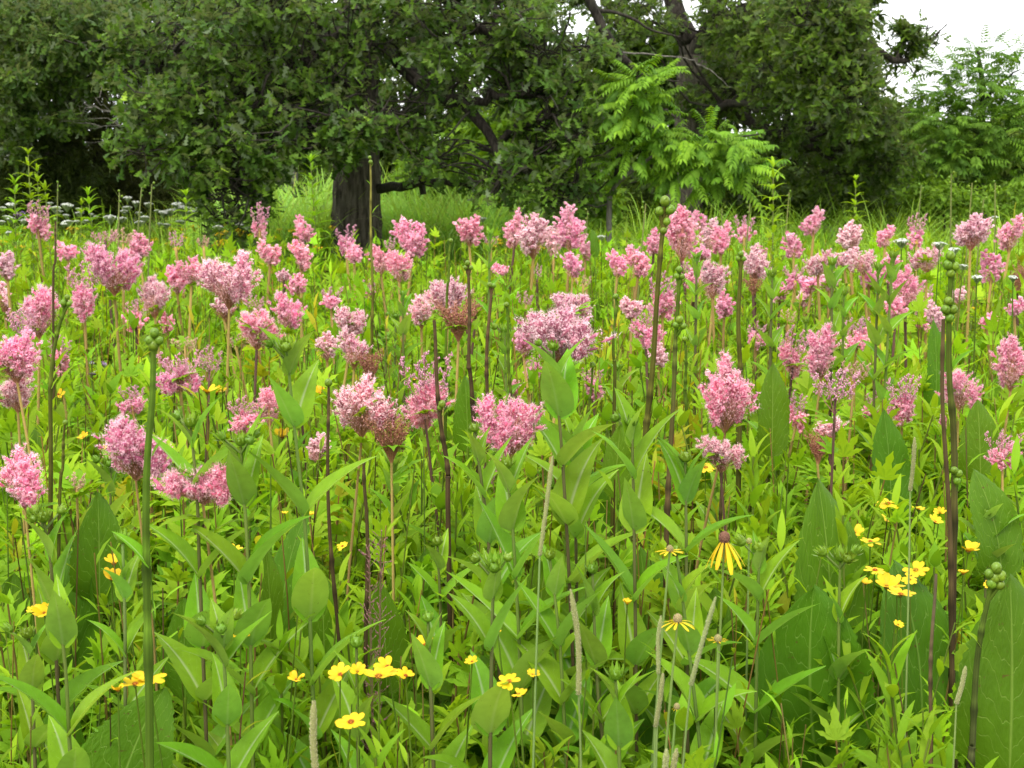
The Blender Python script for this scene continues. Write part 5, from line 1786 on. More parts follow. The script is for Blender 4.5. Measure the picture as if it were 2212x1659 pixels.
dock_stalk(3.6, [(1062, 625), (1056, 720), (1050, 840), (1050, 960)], 'second dark stalk right of the central rusty funnel', 9, [(1058, 615, 14), (1066, 617, 12)], [(1064, 650, 1, 26)], PUR, PUR * 1.6)
dock_stalk(3.7, [(1096, 668), (1100, 760), (1104, 880), (1106, 1000)], 'green stalk with one bud left of the massive plume', 8, [(1094, 658, 14)], [(1104, 730, 1, 30)], OLI, GRN)
dock_stalk(2.9, [(144, 660), (122, 720), (112, 800), (112, 950), (108, 1150)], 'curved stalk with three green buds, far left', 9, [(146, 642, 14), (138, 654, 16), (150, 656, 14)], [(118, 730, -1, 26), (112, 840, 1, 36)], OLI, GRN)
dock_stalk(2.8, [(140, 918), (134, 1000), (130, 1150)], 'short stalk with single bud below the curved left stalk', 7, [(142, 912, 14)], [], OLI, OLI)
dock_stalk(2.6, [(710, 840), (708, 980), (718, 1200), (738, 1500)], 'dark purple stalk with single bud left of the big round plume', 9, [(710, 826, 20)], [(708, 860, -1, 30)], PUR, PUR * 1.4)
dock_stalk(2.6, [(786, 1000), (790, 1150), (793, 1500)], 'dark purple stem in front of the large rusty funnel', 10, [], [], PUR, PUR * 1.1)
dock_stalk(4.6, [(800, 352), (802, 450), (804, 600), (802, 750)], 'thin tall stalk with two tiny buds across the oak trunk', 6, [(799, 340, 9), (801, 350, 11)], [(800, 400, -1, 16), (805, 460, 1, 26), (799, 366, 1, 16)], OLI, np.array([.17, .16, .035]))
dock_stalk(3.5, [(1332, 650), (1326, 760), (1325, 900)], 'slim green stalk with leaf-like bud left of the tall stalk', 8, [(1330, 640, 14)], [(1332, 660, 1, 34)], OLI, GRN)
dock_stalk(3.4, [(1600, 562), (1598, 660), (1596, 780), (1596, 950)], 'olive stalk with paired round buds right of centre', 11, [(1600, 548, 14), (1594, 558, 13), (1606, 559, 13)], [(1598, 640, 1, 30), (1594, 680, -1, 30)], OLI, OLI * 1.2)
dock_stalk(3.4, [(1280, 796), (1274, 880), (1272, 1000)], 'short bud stalk right of the paired upright leaves', 7, [(1280, 788, 15)], [], OLI, GRN)
dock_stalk(4.6, [(972, 530), (968, 600), (966, 700)], 'curved small bud stalk below the pale tall grass', 6, [(974, 520, 12)], [], GRN, GRN * 1.3)
dock_stalk(3.0, [(1000, 1235), (996, 1350), (994, 1500), (992, 1720)], 'dark stalk with hooked bud, lower centre', 9, [(1002, 1222, 20)], [(998, 1260, -1, 40)], np.array([.06, .05, .02]), OLI)
dock_stalk(3.3, [(1560, 1020), (1556, 1150), (1550, 1350)], 'dark stem between tall ragged plume and coneflower', 8, [], [], PUR, PUR * 1.3)
dock_stalk(4.0, [(1480, 740), (1482, 830), (1484, 950)], 'green stalk behind the two-tiered bud stalk', 8, [(1478, 732, 13)], [], GRN, GRN)
dock_stalk(4.3, [(120, 480), (118, 560), (116, 680)], 'thin dark stalk near the far left plume', 5, [(120, 474, 9)], [], PUR, PUR * 1.5)

# ================================================================== dock: broad basal leaves
DOCK = []
for q in range(6):
    t = leaf(1.0, U(.50, .62), P_DOCK, nv=44, nu=4, fold=U(.05, .35), curl=U(.1, .8), teeth=.05, wave=.06, twist=U(-.6, .6), side=U(-.12, .12), ragged=.05)
    m = MB(); m.add(*t); DOCK.append(m.mesh('blade', M['dock']))


def dock_leaf(Y, x, y0, y1, wscale, label, face=None, tilt=0.0, lean=0.0, v=None):
    """A broad leaf whose tip is at view (x, y0) and blade base at (x, y1)."""
    Y0, Y = Y, Y + (.30 if x < 1650 else .08)
    tip, bs = at(x + lean, y0 + (16 if x < 1650 else 0), Y), at(x, y1 + (16 if x < 1650 else 0), Y)
    g_ = np.array([bs[0] - rs.normal() * .05, bs[1] + U(-.05, .1), 0])
    t = thing('prairie_dock_leaf', label, 'leaf', tuple(g_), 'broad dock leaves')
    d = tip - bs
    d[1] += tilt * np.linalg.norm(d)
    L = np.linalg.norm(d) * 1.03
    a = U(-.6, .6) if face is None else face
    n = np.array([[math.sin(a), -math.cos(a), .35]])
    R = frames(nrm(d)[None], n)[0]
    i = rs.randint(0, 6) if v is None else v
    link('blade', DOCK[i], t, mat=mat4(R, bs - g_, L) @ Matrix.Diagonal((wscale, 1, 1, 1)))
    p = smooth_path([np.zeros(3), (bs - g_) * .5 + rs.normal(size=3) * .01, bs - g_ + nrm(d) * L * .05], 6)
    v_, f_ = tube(p, np.linspace(.007, .004, 6), 6)
    m = MB(); m.add(v_, f_, GRN * 1.4); m.build('petiole', M['stem'], t)


dock_leaf(2.75, 1800, 1052, 1490, .78, 'tall upright dock leaf with wavy tip, right front', .15)
dock_leaf(2.45, 1765, 1290, 1660, 1.35, 'large dark dock leaf with toothed edge, bottom right', -.15, lean=-55)
dock_leaf(2.50, 1990, 1225, 1600, .95, 'smooth dock leaf behind the mottled brown stalk', .3, lean=15)
dock_leaf(2.05, 2180, 1270, 1680, 1.0, 'big ribbed dock leaf in the bottom right corner', -.2, lean=20)
dock_leaf(3.7, 1668, 790, 985, .78, 'pointed dock leaf right of the tall ragged plume', .2)
dock_leaf(3.4, 2118, 870, 1040, .9, 'dock leaf between heavy stalk and right edge', -.2)
dock_leaf(2.9, 2165, 1015, 1250, .9, 'lower dock leaf at the right edge', .25, lean=-15)
dock_leaf(3.5, 1925, 890, 1120, .75, 'dock leaf behind the small beaded right plumes', .1)
dock_leaf(4.4, 2020, 690, 880, .6, 'narrow far dock leaf left of the heavy stalk', .2, lean=12)
dock_leaf(1.95, 240, 1480, 1760, 1.3, 'huge dock leaf filling the bottom left corner', -.1, lean=60)
dock_leaf(2.15, 120, 1490, 1740, .9, 'dock leaf with notched margin at bottom left', .3)
dock_leaf(2.6, 215, 1060, 1290, .85, 'upright dock leaf left of the thick green stalk', .3)
dock_leaf(2.6, 160, 1150, 1440, .95, 'shaded dock leaf near the left edge', -.2)
dock_leaf(2.7, 605, 1100, 1400, .55, 'pale narrow dock leaf left of lower centre', -.6)
dock_leaf(2.6, 585, 1160, 1420, .5, 'grey-green dock leaf edge-on, left of lower centre', .8)
dock_leaf(2.7, 905, 1185, 1330, .8, 'oval dock leaf in lower centre left', .1)
dock_leaf(2.4, 835, 1250, 1480, .9, 'shaded dock leaf behind the purple grass', .2)
dock_leaf(2.6, 1160, 1180, 1420, .9, 'dock leaf between rosinweed stems, lower centre', -.2)
dock_leaf(2.35, 1000, 1480, 1700, 1.0, 'dock leaf at the bottom centre left', .2)
dock_leaf(2.4, 1240, 1440, 1720, .9, 'dock leaf at the bottom centre', -.2)
dock_leaf(2.7, 1400, 1180, 1440, .95, 'dock leaf behind the lower timothy head', .2)
dock_leaf(2.5, 1560, 1270, 1560, .95, 'dock leaf below the coneflower', -.25)
dock_leaf(2.3, 1440, 1440, 1720, 1.0, 'dock leaf at the bottom right of centre', .1)
dock_leaf(3.0, 1330, 905, 1060, .8, 'dock leaf left of the tall central stalk base', 0)
dock_leaf(3.3, 1290, 1000, 1180, .9, 'dock leaf right of the largest front plume', .3)
dock_leaf(2.5, 700, 1230, 1430, .8, 'dock leaf behind the rosinweed, left of centre', .3)
dock_leaf(2.3, 400, 1290, 1500, .85, 'dock leaf right of the thick green stalk', -.3)
dock_leaf(2.6, 20, 1240, 1480, .9, 'dock leaf cut by the left edge', .1)
dock_leaf(3.6, 80, 905, 1040, .7, 'small dock leaf behind the curved left stalk', .2)
dock_leaf(3.4, 1010, 800, 960, .7, 'dock leaf between the two dark central stalks', .2)
dock_leaf(8.0, 1285, 478, 540, .6, 'far dark dock leaf under the wood edge', .2)
dock_leaf(8.5, 805, 505, 545, .9, 'far bluish dock leaf at the oak trunk base', .2)

# ================================================================== yellow flowers
def petal_mesh(L, W, curl, name='petal', mat='yellow', notch=True):
    t = leaf(L, W, P_PETAL, nv=6, nu=2, fold=-.15, curl=curl)
    m = MB(); m.add(t[0], t[1], np.where(t[3][:, 1:2] < .25, .85, 1.0) * np.ones((1, 3)), t[3])
    return m.mesh(name, M[mat])


PET = [petal_mesh(1.0, .56, U(-.4, .8)) for _ in range(5)]
def disc_mesh():
    m = MB()
    o = oval(5, 12, .6); m.add(o[0], o[1], (1, 1, 1))
    n = 60
    d = rand_dirs(n); d[:, 2] = np.abs(d[:, 2])
    m.add_n((OCT_V, OCT_F, np.ones((6, 3)), None), d * np.array([1, 1, .6]), along_z(d), .14, U(.5, 3.0, (n, 1)) * np.array([[1.3, 1.2, .6]]))
    return m.mesh('disc', M['disc'])
DISC = disc_mesh()
CUP = MB(); _o = oval(5, 10, .8); CUP.add(_o[0] * np.array([1, 1, 1.0]), _o[1], (.8, .75, .4)); CUP = CUP.mesh('calyx', M['bud'])


def yellow_flower(x, y, w, label, tilt=None, npet=8, missing=0, Y=None, detail=True):
    Y = Y or float(np.clip(.055 * FPX / w, (CAM_H - 1.02) / slope(y), (CAM_H - .86) / slope(y)))
    c = at(x, y, Y)
    rad = w * Y / FPX * .5
    b0 = np.array([c[0] + rs.normal() * .03, c[1] + U(0, .06), 0])
    t = thing('coreopsis_flower', label, 'flower', tuple(b0), 'small yellow daisies among the leaves')
    p = smooth_path([np.zeros(3), (c - b0) * np.array([.3, .3, .6]), c - b0], 8)
    v, f = tube(p, np.linspace(.0022, .0013, 8), 4)
    m = MB(); m.add(v, f, GRN * 1.2); m.build('stem', M['stem'], t)
    tl = U(.0, .6) if tilt is None else tilt
    a = U(-2.4, -.7)
    n = nrm(np.array([math.cos(a) * math.sin(tl), math.sin(a) * math.sin(tl), math.cos(tl)]))
    R = along_z(n[None])[0]
    cc = c - b0
    lift = U(.05, .85)
    off = U(0, 6.28)
    dm = mat4(R, cc + n * rad * .03, rad * .24)
    disc = link('disc', DISC, t, mat=dm)
    dinv = dm.inverted()
    for q in range(npet - missing):
        an = off + q * 2 * math.pi / npet + U(-.08, .08)
        d = R @ np.array([math.cos(an) * math.cos(lift), math.sin(an) * math.cos(lift), math.sin(lift)])
        nn = R @ np.array([-math.cos(an) * math.sin(lift), -math.sin(an) * math.sin(lift), math.cos(lift)])
        link('petal', PET[rs.randint(0, 5)], disc, mat=dinv @ mat4(frames(d[None], nn[None])[0], cc + d * rad * .10, rad * 1.12 * U(.85, 1.05)))
    link('calyx', CUP, t, mat=mat4(R, cc - n * rad * .12, rad * .2))


YF = [l.split('|') for l in '''
322,1465,72|large yellow daisy half hidden by the thick green stalk
292,1478,56|yellow daisy left of the thick green stalk base
255,1492,34|lowest small yellow daisy left of the thick stalk
246,1218,46|yellow daisy left of the thick stalk, upper of two
240,1250,46|yellow daisy left of the thick stalk, lower of two
96,1326,50|yellow daisy by the left edge
70,1318,26|small yellow daisy at the left edge
735,1458,50|yellow daisy, left end of the bottom row
772,1452,40|yellow daisy second in the bottom row
818,1462,74|biggest yellow daisy in the bottom row
838,1442,56|yellow daisy behind the biggest bottom one
876,1460,40|yellow daisy with raised petals, right end of row
758,1560,62|bright yellow daisy lowest in the picture
920,1395,56|yellow daisy below a short rosinweed bud
1020,1430,30|lone small yellow daisy, lower centre left
1100,1472,46|yellow daisy under rosinweed leaves, lower centre
1120,1500,36|lowest yellow daisy near lower centre
1150,1458,30|small yellow daisy at lower centre right
1918,1088,46|upper left yellow daisy of the right group
1925,1128,48|second yellow daisy of the right group
1845,1152,44|left yellow daisy of the right group
1880,1170,40|yellow daisy behind the upright dock leaf tip
1985,1100,26|small yellow daisy by the heavy stalk
2020,1128,34|yellow daisy touching the heavy stalk
2030,1108,26|upper yellow daisy touching the heavy stalk
1890,1232,46|yellow daisy on the dock leaf margin
1870,1262,30|half yellow daisy at the dock leaf edge
1978,1232,50|yellow daisy right of the upright dock leaf
1965,1252,30|small yellow daisy under its larger neighbour
1915,1268,52|yellow daisy in the bright cluster, left
1945,1285,56|yellow daisy in the bright cluster, right
1938,1262,46|yellow daisy in the bright cluster, top
2092,1190,54|cup-shaped yellow daisy near the right edge
2150,1325,40|yellow daisy behind the dark bud clump
1940,1350,24|small low yellow daisy under the bright cluster
2080,1240,26|small yellow daisy right of the heavy stalk
1524,1010,44|yellow daisy under the tall ragged plume
448,848,44|yellow daisy behind the bushy beaded plume
468,850,34|yellow daisy right beside its twin, left middle
480,845,22|little yellow daisy right of the twins
126,853,30|yellow daisy right of the left-edge mass
180,946,26|yellow daisy left of the large stalk plume
225,966,20|little yellow daisy at the large stalk plume
243,1010,22|yellow daisy below left of the large plume
343,970,14|tiny yellow daisy right of the large stalk plume
610,944,40|yellow daisy under the upright cupped leaf
690,850,36|yellow daisy behind the dark bud stalk
840,850,26|yellow daisy between plumes, centre left
895,818,18|tiny yellow daisy at the tall beaded plume
505,1188,34|yellow daisy behind rosinweed leaves, left
740,1180,24|yellow daisy left of the dark purple stem
670,1115,22|yellow daisy behind the paired rosinweed leaves
615,1110,16|tiny yellow daisy near the pale dock leaf
520,1372,34|yellow daisy behind the small bud cluster
640,1470,44|yellow daisy at the rosinweed foot, left of centre
1355,1305,26|yellow daisy behind the timothy head
1475,1270,22|yellow daisy beneath the coneflower
1855,500,16|tiny far yellow daisy right of the wood gap
1680,615,12|tiny yellow daisy near the crowded band
2135,1265,22|little yellow daisy above the dark bud clump
1075,1365,20|little yellow daisy between centre stems
1838,617,13|tiny yellow daisy within the crowded band
2105,668,12|tiny yellow daisy near the right edge
2060,740,14|tiny yellow daisy behind the heavy stalk'''.strip().split('\n')]
for nums, lab in YF:
    x, y, w = map(float, nums.split(','))
    yellow_flower(x, y, w, lab, npet=8 if w > 20 else 6, missing=int(rs.randint(0, 3)) if w > 30 else 0)

# far yellow specks: small composite heads
def speck_head(mat, n, W, flat, name):
    m = MB()
    r = np.sqrt(U(0, 1, n)) * W / 2
    a = U(0, 6.28, n)
    if n > 100:
        kc = 9
        cr, ca = np.sqrt(U(.05, 1, kc)) * W * .42, np.arange(kc) * 2.4
        pk = rs.randint(0, kc, n)
        px_ = cr[pk] * np.cos(ca[pk]) + rs.normal(size=n) * W * .065
        py_ = cr[pk] * np.sin(ca[pk]) + rs.normal(size=n) * W * .065
        r, a = np.hypot(px_, py_), np.arctan2(py_, px_)
    p = np.stack([r * np.cos(a), r * np.sin(a), flat * (1 - (r / (W / 2)) ** 2) + U(-.2, .2, n) * flat], -1)
    nn = nrm(np.stack([.3 * np.cos(a), .3 * np.sin(a), np.ones(n)], -1) + rs.normal(size=(n, 3)) * .3)
    m.add_n(FLOR, p, along_z(nn), W * (.05 if n > 100 else .085) * U(.6, 1.2, n), U(.85, 1.1, (n, 1)) * np.ones((1, 3)))
    for q in range(0, n, 3):
        v, f = tube(np.stack([np.array([0, 0, -W * .45]), p[q]]), W * .02, 3)
        m.add(v, f, (.35, .45, .2))
    return m.mesh(name, M[mat])


YAR = [speck_head('white', 150, 1.0, .16, 'flower_head') for _ in range(4)]
YEL = [speck_head('yellow', 24, 1.0, .25, 'flower_head') for _ in range(3)]
LIL = [speck_head('lilac', 34, 1.0, .35, 'flower_head') for _ in range(2)]


def umbel(name, meshes, x, y, w, Y, label, cat, group):
    c = at(x, y, Y)
    b0 = np.array([c[0] + rs.normal() * .04, c[1] + rs.normal() * .04, 0])
    t = thing(name, label, cat, tuple(b0), group)
    p = smooth_path([np.zeros(3), (c - b0) * np.array([.5, .5, .5]), c - b0], 5)
    v, f = tube(p, [.004, .0035, .003, .003, .0025], 4)
    m = MB(); m.add(v, f, GRN); m.build('stem', M['stem'], t)
    s = w * Y / FPX
    link('flower_head', meshes[rs.randint(0, len(meshes))], t, mat=mat4(rotz(np.array([U(0, 6.28)]))[0], c - b0, s))


YW = [(25, 443, 36), (60, 440, 22), (105, 440, 26), (118, 452, 40), (140, 441, 40), (172, 459, 36), (192, 460, 20), (272, 430, 36), (294, 437, 36), (340, 455, 26), (378, 442, 40), (428, 436, 30), (398, 450, 50), (440, 447, 40),
      (412, 463, 36), (352, 462, 44), (310, 470, 36), (265, 468, 36), (240, 472, 44), (210, 467, 24), (75, 467, 40), (30, 472, 44), (8, 452, 26), (145, 478, 36), (190, 480, 30), (490, 460, 30), (520, 466, 26), (560, 475, 30), (300, 482, 30), (450, 474, 30),
      (575, 462, 26), (385, 478, 30), (95, 488, 30), (20, 500, 26), (505, 446, 26), (1040, 474, 24), (890, 485, 26)]
far_white = 'far flat white flower head in the pale drift at upper left'
YW += [(U(0, 600), U(438, 490), U(18, 34)) for _i in range(34)]
for q, (x, y, w) in enumerate(YW):
    lab = far_white if x < 900 else ('lone flat white flower head below the pale tall grass' if x > 1000 else 'lone flat white flower head right of the oak trunk')
    umbel('yarrow_plant', YAR, x + U(-6, 6), y + U(-4, 5), w * U(.45, .8), float(np.clip(.75 / slope(y), 7, 13.5)), lab, 'flower', 'far white flower heads')
for x, y, w, Y, lab in ((1948, 522, 48, 6.0, 'wide flat white flower head left of the beaded far plume'), (2030, 528, 40, 6.0, 'flat white flower head right of the beaded far plume'), (2062, 540, 38, 5.8, 'flat white flower head under the wide right plume'),
                        (2110, 600, 40, 4.8, 'flat white flower head left of the slim right plume'), (2188, 600, 34, 4.8, 'flat white flower head by the rusty right-edge spray'), (2080, 575, 30, 5.2, 'small white flower head behind the heavy stalk top'), (1300, 512, 26, 9, 'small far white flower head left of the tall bud stalk'),
                        (2150, 470, 24, 9, 'tiny white flower head far off at right')):
    umbel('yarrow_plant', YAR, x, y, w * .75, Y, lab, 'flower', 'near white flower heads')
far_y = 'tiny far yellow flower cluster in the left meadow before the oak'
for q in range(46):
    x, y = U(-5, 720), U(490, 545)
    umbel('ragwort_plant', YEL, x, y, U(13, 26), float(np.clip(.8 / slope(y), 7, 12)), far_y, 'flower', 'far yellow flower clusters')
for q in range(14):
    x, y = U(890, 1300), U(485, 540)
    umbel('ragwort_plant', YEL, x, y, U(11, 18), float(np.clip(.8 / slope(y), 7, 12)), 'tiny far yellow flower cluster right of the oak trunk', 'flower', 'far yellow flower clusters')
for q in range(26):
    x, y = U(1450, 2212), U(520, 700)
    umbel('ragwort_plant', YEL, x, y, U(10, 16), float(np.clip(.85 / slope(y), 3.5, 9)), 'tiny yellow flower scattered through the right meadow', 'flower', 'scattered yellow flowers')
for x, y, w, lab in ((38, 465, 18, 'pale lilac flower head at far left edge'), (48, 462, 14, 'second lilac flower head at far left edge'), (95, 614, 14, 'small lilac flower below the far left plume'), (222, 788, 20, 'lilac flower head beside the flying bee'), (198, 785, 12, 'smaller lilac flower head near the flying bee'), (284, 836, 14, 'lilac flower near the thick stalk')):
    umbel('bergamot_plant', LIL, x, y, w, .85 / slope(y), lab, 'flower', 'lilac flower heads')

# ------------------------------------------------------------------ coneflowers
CPET = [petal_mesh(1.0, .17, U(.25, .6)) for _ in range(4)]
CONE = MB()
_o = oval(8, 14, 1.0); CONE.add(_o[0], _o[1], (1, 1, 1))
_n = 220; _d = rand_dirs(_n)
CONE.add_n((OCT_V, OCT_F, np.ones((6, 3)), None), _d, along_z(_d), .09, U(.6, 1.9, (_n, 1)) * np.ones((1, 3)))
CONE_BROWN = CONE.mesh('cone', plant_mat('brown_cone', (.14, .075, .045), transl=0, rough=.9, var=.1, spec=.1))
CONE_GREEN = CONE.mesh('cone', plant_mat('green_cone', (.24, .22, .09), transl=0, rough=.9, var=.1, spec=.1))


def coneflower(x, y, w, Y, foot, label, droop, npet, plen, brown):
    c = at(x, y, Y)
    path = stalk_path(Y, [(x, y), foot], 8)
    b0 = path[0].copy()
    t = thing('coneflower_plant', label, 'flower', tuple(b0), 'coneflowers')
    v, f = tube(path - b0, np.linspace(.003, .0018, 8), 5)
    m = MB(); m.add(v, f, np.array([.16, .24, .06])); m.build('stem', M['stem'], t)
    s = w * Y / FPX * .5
    cc = c - b0
    dm = mat4(np.eye(3), cc + np.array([0, 0, s * .6]), s) @ Matrix.Diagonal((1, 1, 1.2, 1))
    cone = link('cone', CONE_BROWN if brown else CONE_GREEN, t, mat=dm)
    dinv = dm.inverted()
    for q in range(npet):
        an = q * 2 * math.pi / npet + U(-.15, .15)
        el = droop + U(-.1, .1)
        d = np.array([[math.cos(an) * math.cos(el), math.sin(an) * math.cos(el), math.sin(el)]])
        n = np.array([[-math.cos(an) * math.sin(el), -math.sin(an) * math.sin(el), math.cos(el)]])
        link('petal', CPET[rs.randint(0, 4)], cone, mat=dinv @ mat4(frames(d, n)[0], cc + np.array([math.cos(an), math.sin(an), 0]) * s * .6, plen * Y / FPX * U(.85, 1.1)))


coneflower(1565, 1168, 24, 2.3, (1545, 1600), 'yellow coneflower with drooping petals and brown cone', -.85, 9, 72, True)
coneflower(1447, 1190, 15, 2.3, (1420, 1500), 'green coneflower with short spread petals left of the drooping one', .05, 10, 30, False)
coneflower(1464, 1342, 20, 2.2, (1440, 1600), 'young coneflower with thin yellow petals, lower right of centre', -.12, 10, 42, False)
coneflower(1551, 1384, 17, 2.3, (1545, 1640), 'budding coneflower without showy petals below the drooping one', .15, 9, 20, False)
coneflower(1462, 1530, 14, 2.2, (1450, 1660), 'small coneflower bud near the bottom, right of centre', -.2, 8, 8, False)
coneflower(1618, 1172, 12, 2.6, (1612, 1500), 'small coneflower bud right of the drooping one', .1, 7, 9, False)

# ------------------------------------------------------------------ timothy grass heads
TIM = plant_mat('timothy_head', (.30, .32, .17), transl=.15, rough=.85, var=.12, spec=.1)
def timothy(Y, tip, foot, wpx, label, down):
    tip_w, foot_w = at(*tip, Y), at(*foot, Y)
    path = stalk_path(Y, [foot, down], 8)
    b0 = path[0].copy()
    t = thing('timothy_grass', label, 'grass', tuple(b0), 'timothy grass spikes')
    v, f = tube(path - b0, np.linspace(.0022, .0014, 8), 4)
    m = MB(); m.add(v, f, np.array([.17, .24, .07])); m.build('stem', M['stem'], t)
    r = wpx * Y / FPX * .42
    q = smooth_path([foot_w - b0, (foot_w + tip_w) / 2 - b0 + rs.normal(size=3) * .002, tip_w - b0], 14)
    m = MB()
    v, f = tube(q, r * .72 * np.array([.6] + [1.0] * 11 + [.8, .3]), 8)
    m.add(v, f, (.8, .85, .6))
    n = 900
    tt = U(0, 1, n); an = U(0, 6.28, n)
    ax = nrm(q[-1] - q[0])
    e1 = nrm(np.cross(ax, [0, 1, .1])); e2 = np.cross(ax, e1)
    rad = np.cos(an)[:, None] * e1 + np.sin(an)[:, None] * e2
    p = np.stack([np.interp(tt, np.linspace(0, 1, 14), q[:, c]) for c in range(3)], -1) + rad * r * .62 * np.minimum(1, (1.02 - tt) * 6)[:, None]
    d = nrm(rad + ax * .9 + rs.normal(size=(n, 3)) * .15)
    m.add_n(OCT, p, along_z(d), np.stack([r * .13, r * .13, r * .42], -1)[None] * U(.7, 1.3, (n, 1)), U(.6, 1.4, (n, 1)) * np.array([[1, 1, .9]]))
    m.build('spike', TIM, t)

timothy(2.1, (1194, 985), (1166, 1200), 14, 'long timothy spike leaning before the largest front plume', (1156, 1500))
timothy(2.0, (1233, 1275), (1250, 1500), 19, 'timothy spike in lower centre, slightly leaning', (1256, 1700))
timothy(1.9, (678, 1515), (684, 1690), 24, 'pale timothy spike at the bottom left of centre', (686, 1800))
timothy(2.0, (1428, 1330), (1422, 1455), 13, 'short timothy spike by the young coneflower', (1416, 1700))
timothy(2.0, (1432, 1455), (1416, 1570), 16, 'timothy spike below the young coneflower', (1412, 1720))
timothy(1.95, (1546, 1290), (1492, 1480), 16, 'strongly leaning timothy spike right of the young coneflower', (1470, 1720))
timothy(1.85, (1440, 1620), (1424, 1720), 20, 'timothy spike cut by the bottom edge, left twin', (1420, 1800))
timothy(1.85, (1462, 1618), (1450, 1720), 20, 'timothy spike cut by the bottom edge, right twin', (1446, 1800))
timothy(2.4, (1976, 945), (1966, 1060), 13, 'timothy spike left of the heavy right stalk', (1962, 1300))
timothy(2.1, (2086, 1440), (2066, 1520), 15, 'leaning timothy spike beside the lower right stalk', (2056, 1720))
# airy purple grass
pg0 = at(805, 1420, 2.5); pg0[2] = 0
pg = thing('purple_grass', 'airy purplish grass panicles before the dark purple stem', 'grass', tuple(pg0))
m = MB()
for _s in range(4):
    x0 = 782 + _s * 17 + U(-6, 6)
    top = at(x0 + U(-10, 15), 1130 + U(0, 60), 2.5) - pg0
    q = smooth_path([np.array([U(-.02, .02), 0, 0]), top * .5, top], 14)
    v, f = tube(q, np.linspace(.0016, .0007, 14), 3); m.add(v, f, (.22, .12, .09))
    for k in range(46):
        tt = U(.5, 1.0)
        a0 = np.array([np.interp(tt, np.linspace(0, 1, 14), q[:, c]) for c in range(3)])
        an = U(0, 6.28)
        e = a0 + np.array([math.cos(an), math.sin(an), U(.2, 1.3)]) * U(.008, .026)
        v, f = tube(np.stack([a0, e]), [.0005, .0004], 3); m.add(v, f, (.25, .13, .10))
        m.add_n(OCT, a0 + (e - a0) * U(.4, 1.05, (4, 1)), np.broadcast_to(np.eye(3), (4, 3, 3)), np.array([[.0010, .0010, .0022]]) * np.ones((4, 1)), U(.7, 1.3, (4, 1)) * np.array([[.30, .13, .13]]))
m.build('panicle', M['bead'], pg)

# ================================================================== tall leafy stalks in the far meadow
def tall_shoot(h, n_whorl, L, droop=.2):
    m = MB()
    zz = np.linspace(0, 1, 8)
    bend = rs.normal(size=2) * .03
    p = np.stack([bend[0] * zz ** 2, bend[1] * zz ** 2, h * zz], -1)
    v, f = tube(p, np.linspace(.007, .003, 8), 5)
    m.add(v, f, np.array([.17, .21, .055]))
    g_ = MB()
    for q in range(n_whorl):
        t = .35 + .65 * q / (n_whorl - 1)
        c = np.array([np.interp(t, zz, p[:, k]) for k in range(3)])
        k = rs.randint(3, 6)
        t = t + U(-.02, .02)
        a = np.arange(k) * 2 * math.pi / k + q * .9 + U(-.4, .4, k)
        el = np.interp(t, [.3, .9, 1], [.45, .6, 1.15]) + U(-.2, .2, k)
        d = np.stack([np.cos(a) * np.cos(el), np.sin(a) * np.cos(el), np.sin(el)], -1)
        n = np.stack([-np.cos(a) * np.sin(el), -np.sin(a) * np.sin(el), np.cos(el)], -1)
        tp = leaf(1.0, .19, P_LANCE, nv=6, nu=1, fold=.35, curl=U(.8, 1.7))
        g_.add_n(tp, np.repeat(c[None], k, 0), frames(d, n), L * np.interp(t, [.3, .8, 1], [1, .95, .6]) * U(.85, 1.15, k), G_YEL * U(.75, 1.15, (k, 1)))
    return m.mesh('stem', M['stem']), g_.mesh('leaves', M['fol'])


def tall_plant(x, y, Y, label, whorls=15, L=.16, group='tall leafy stalks along the wood edge'):
    c = at(x, y, Y)
    t = thing('tall_leafy_stalk', label, 'plant', (c[0], c[1], 0), group, U(0, 6))
    a, b_ = tall_shoot(c[2], whorls, L)
    link('stem', a, t); link('foliage', b_, t)


for x, y, Y, lab, L in ((58, 335, 9.5, 'tallest whorled leafy stalk at far left', .15), (80, 372, 9.6, 'whorled leafy stalk right beside the tallest one', .14), (22, 400, 9.5, 'whorled leafy stalk cut near the left edge', .17), (104, 415, 9.4, 'shorter whorled leafy stalk right of the tallest', .15),
                        (205, 424, 10, 'low whorled stalk tip before the cedars', .16), (388, 425, 10.5, 'whorled stalk tip behind the white drift', .15), (683, 350, 11, 'leafy stalk just left of the oak trunk', .17), (1853, 390, 11, 'leafy stalk in front of the right oak', .14),
                        (1678, 362, 9, 'tall pale stalk beside the walnut sapling', .16), (160, 445, 10, 'leafy tip among the white heads at left', .12)):
    tall_plant(x, y, Y, lab, L=L)
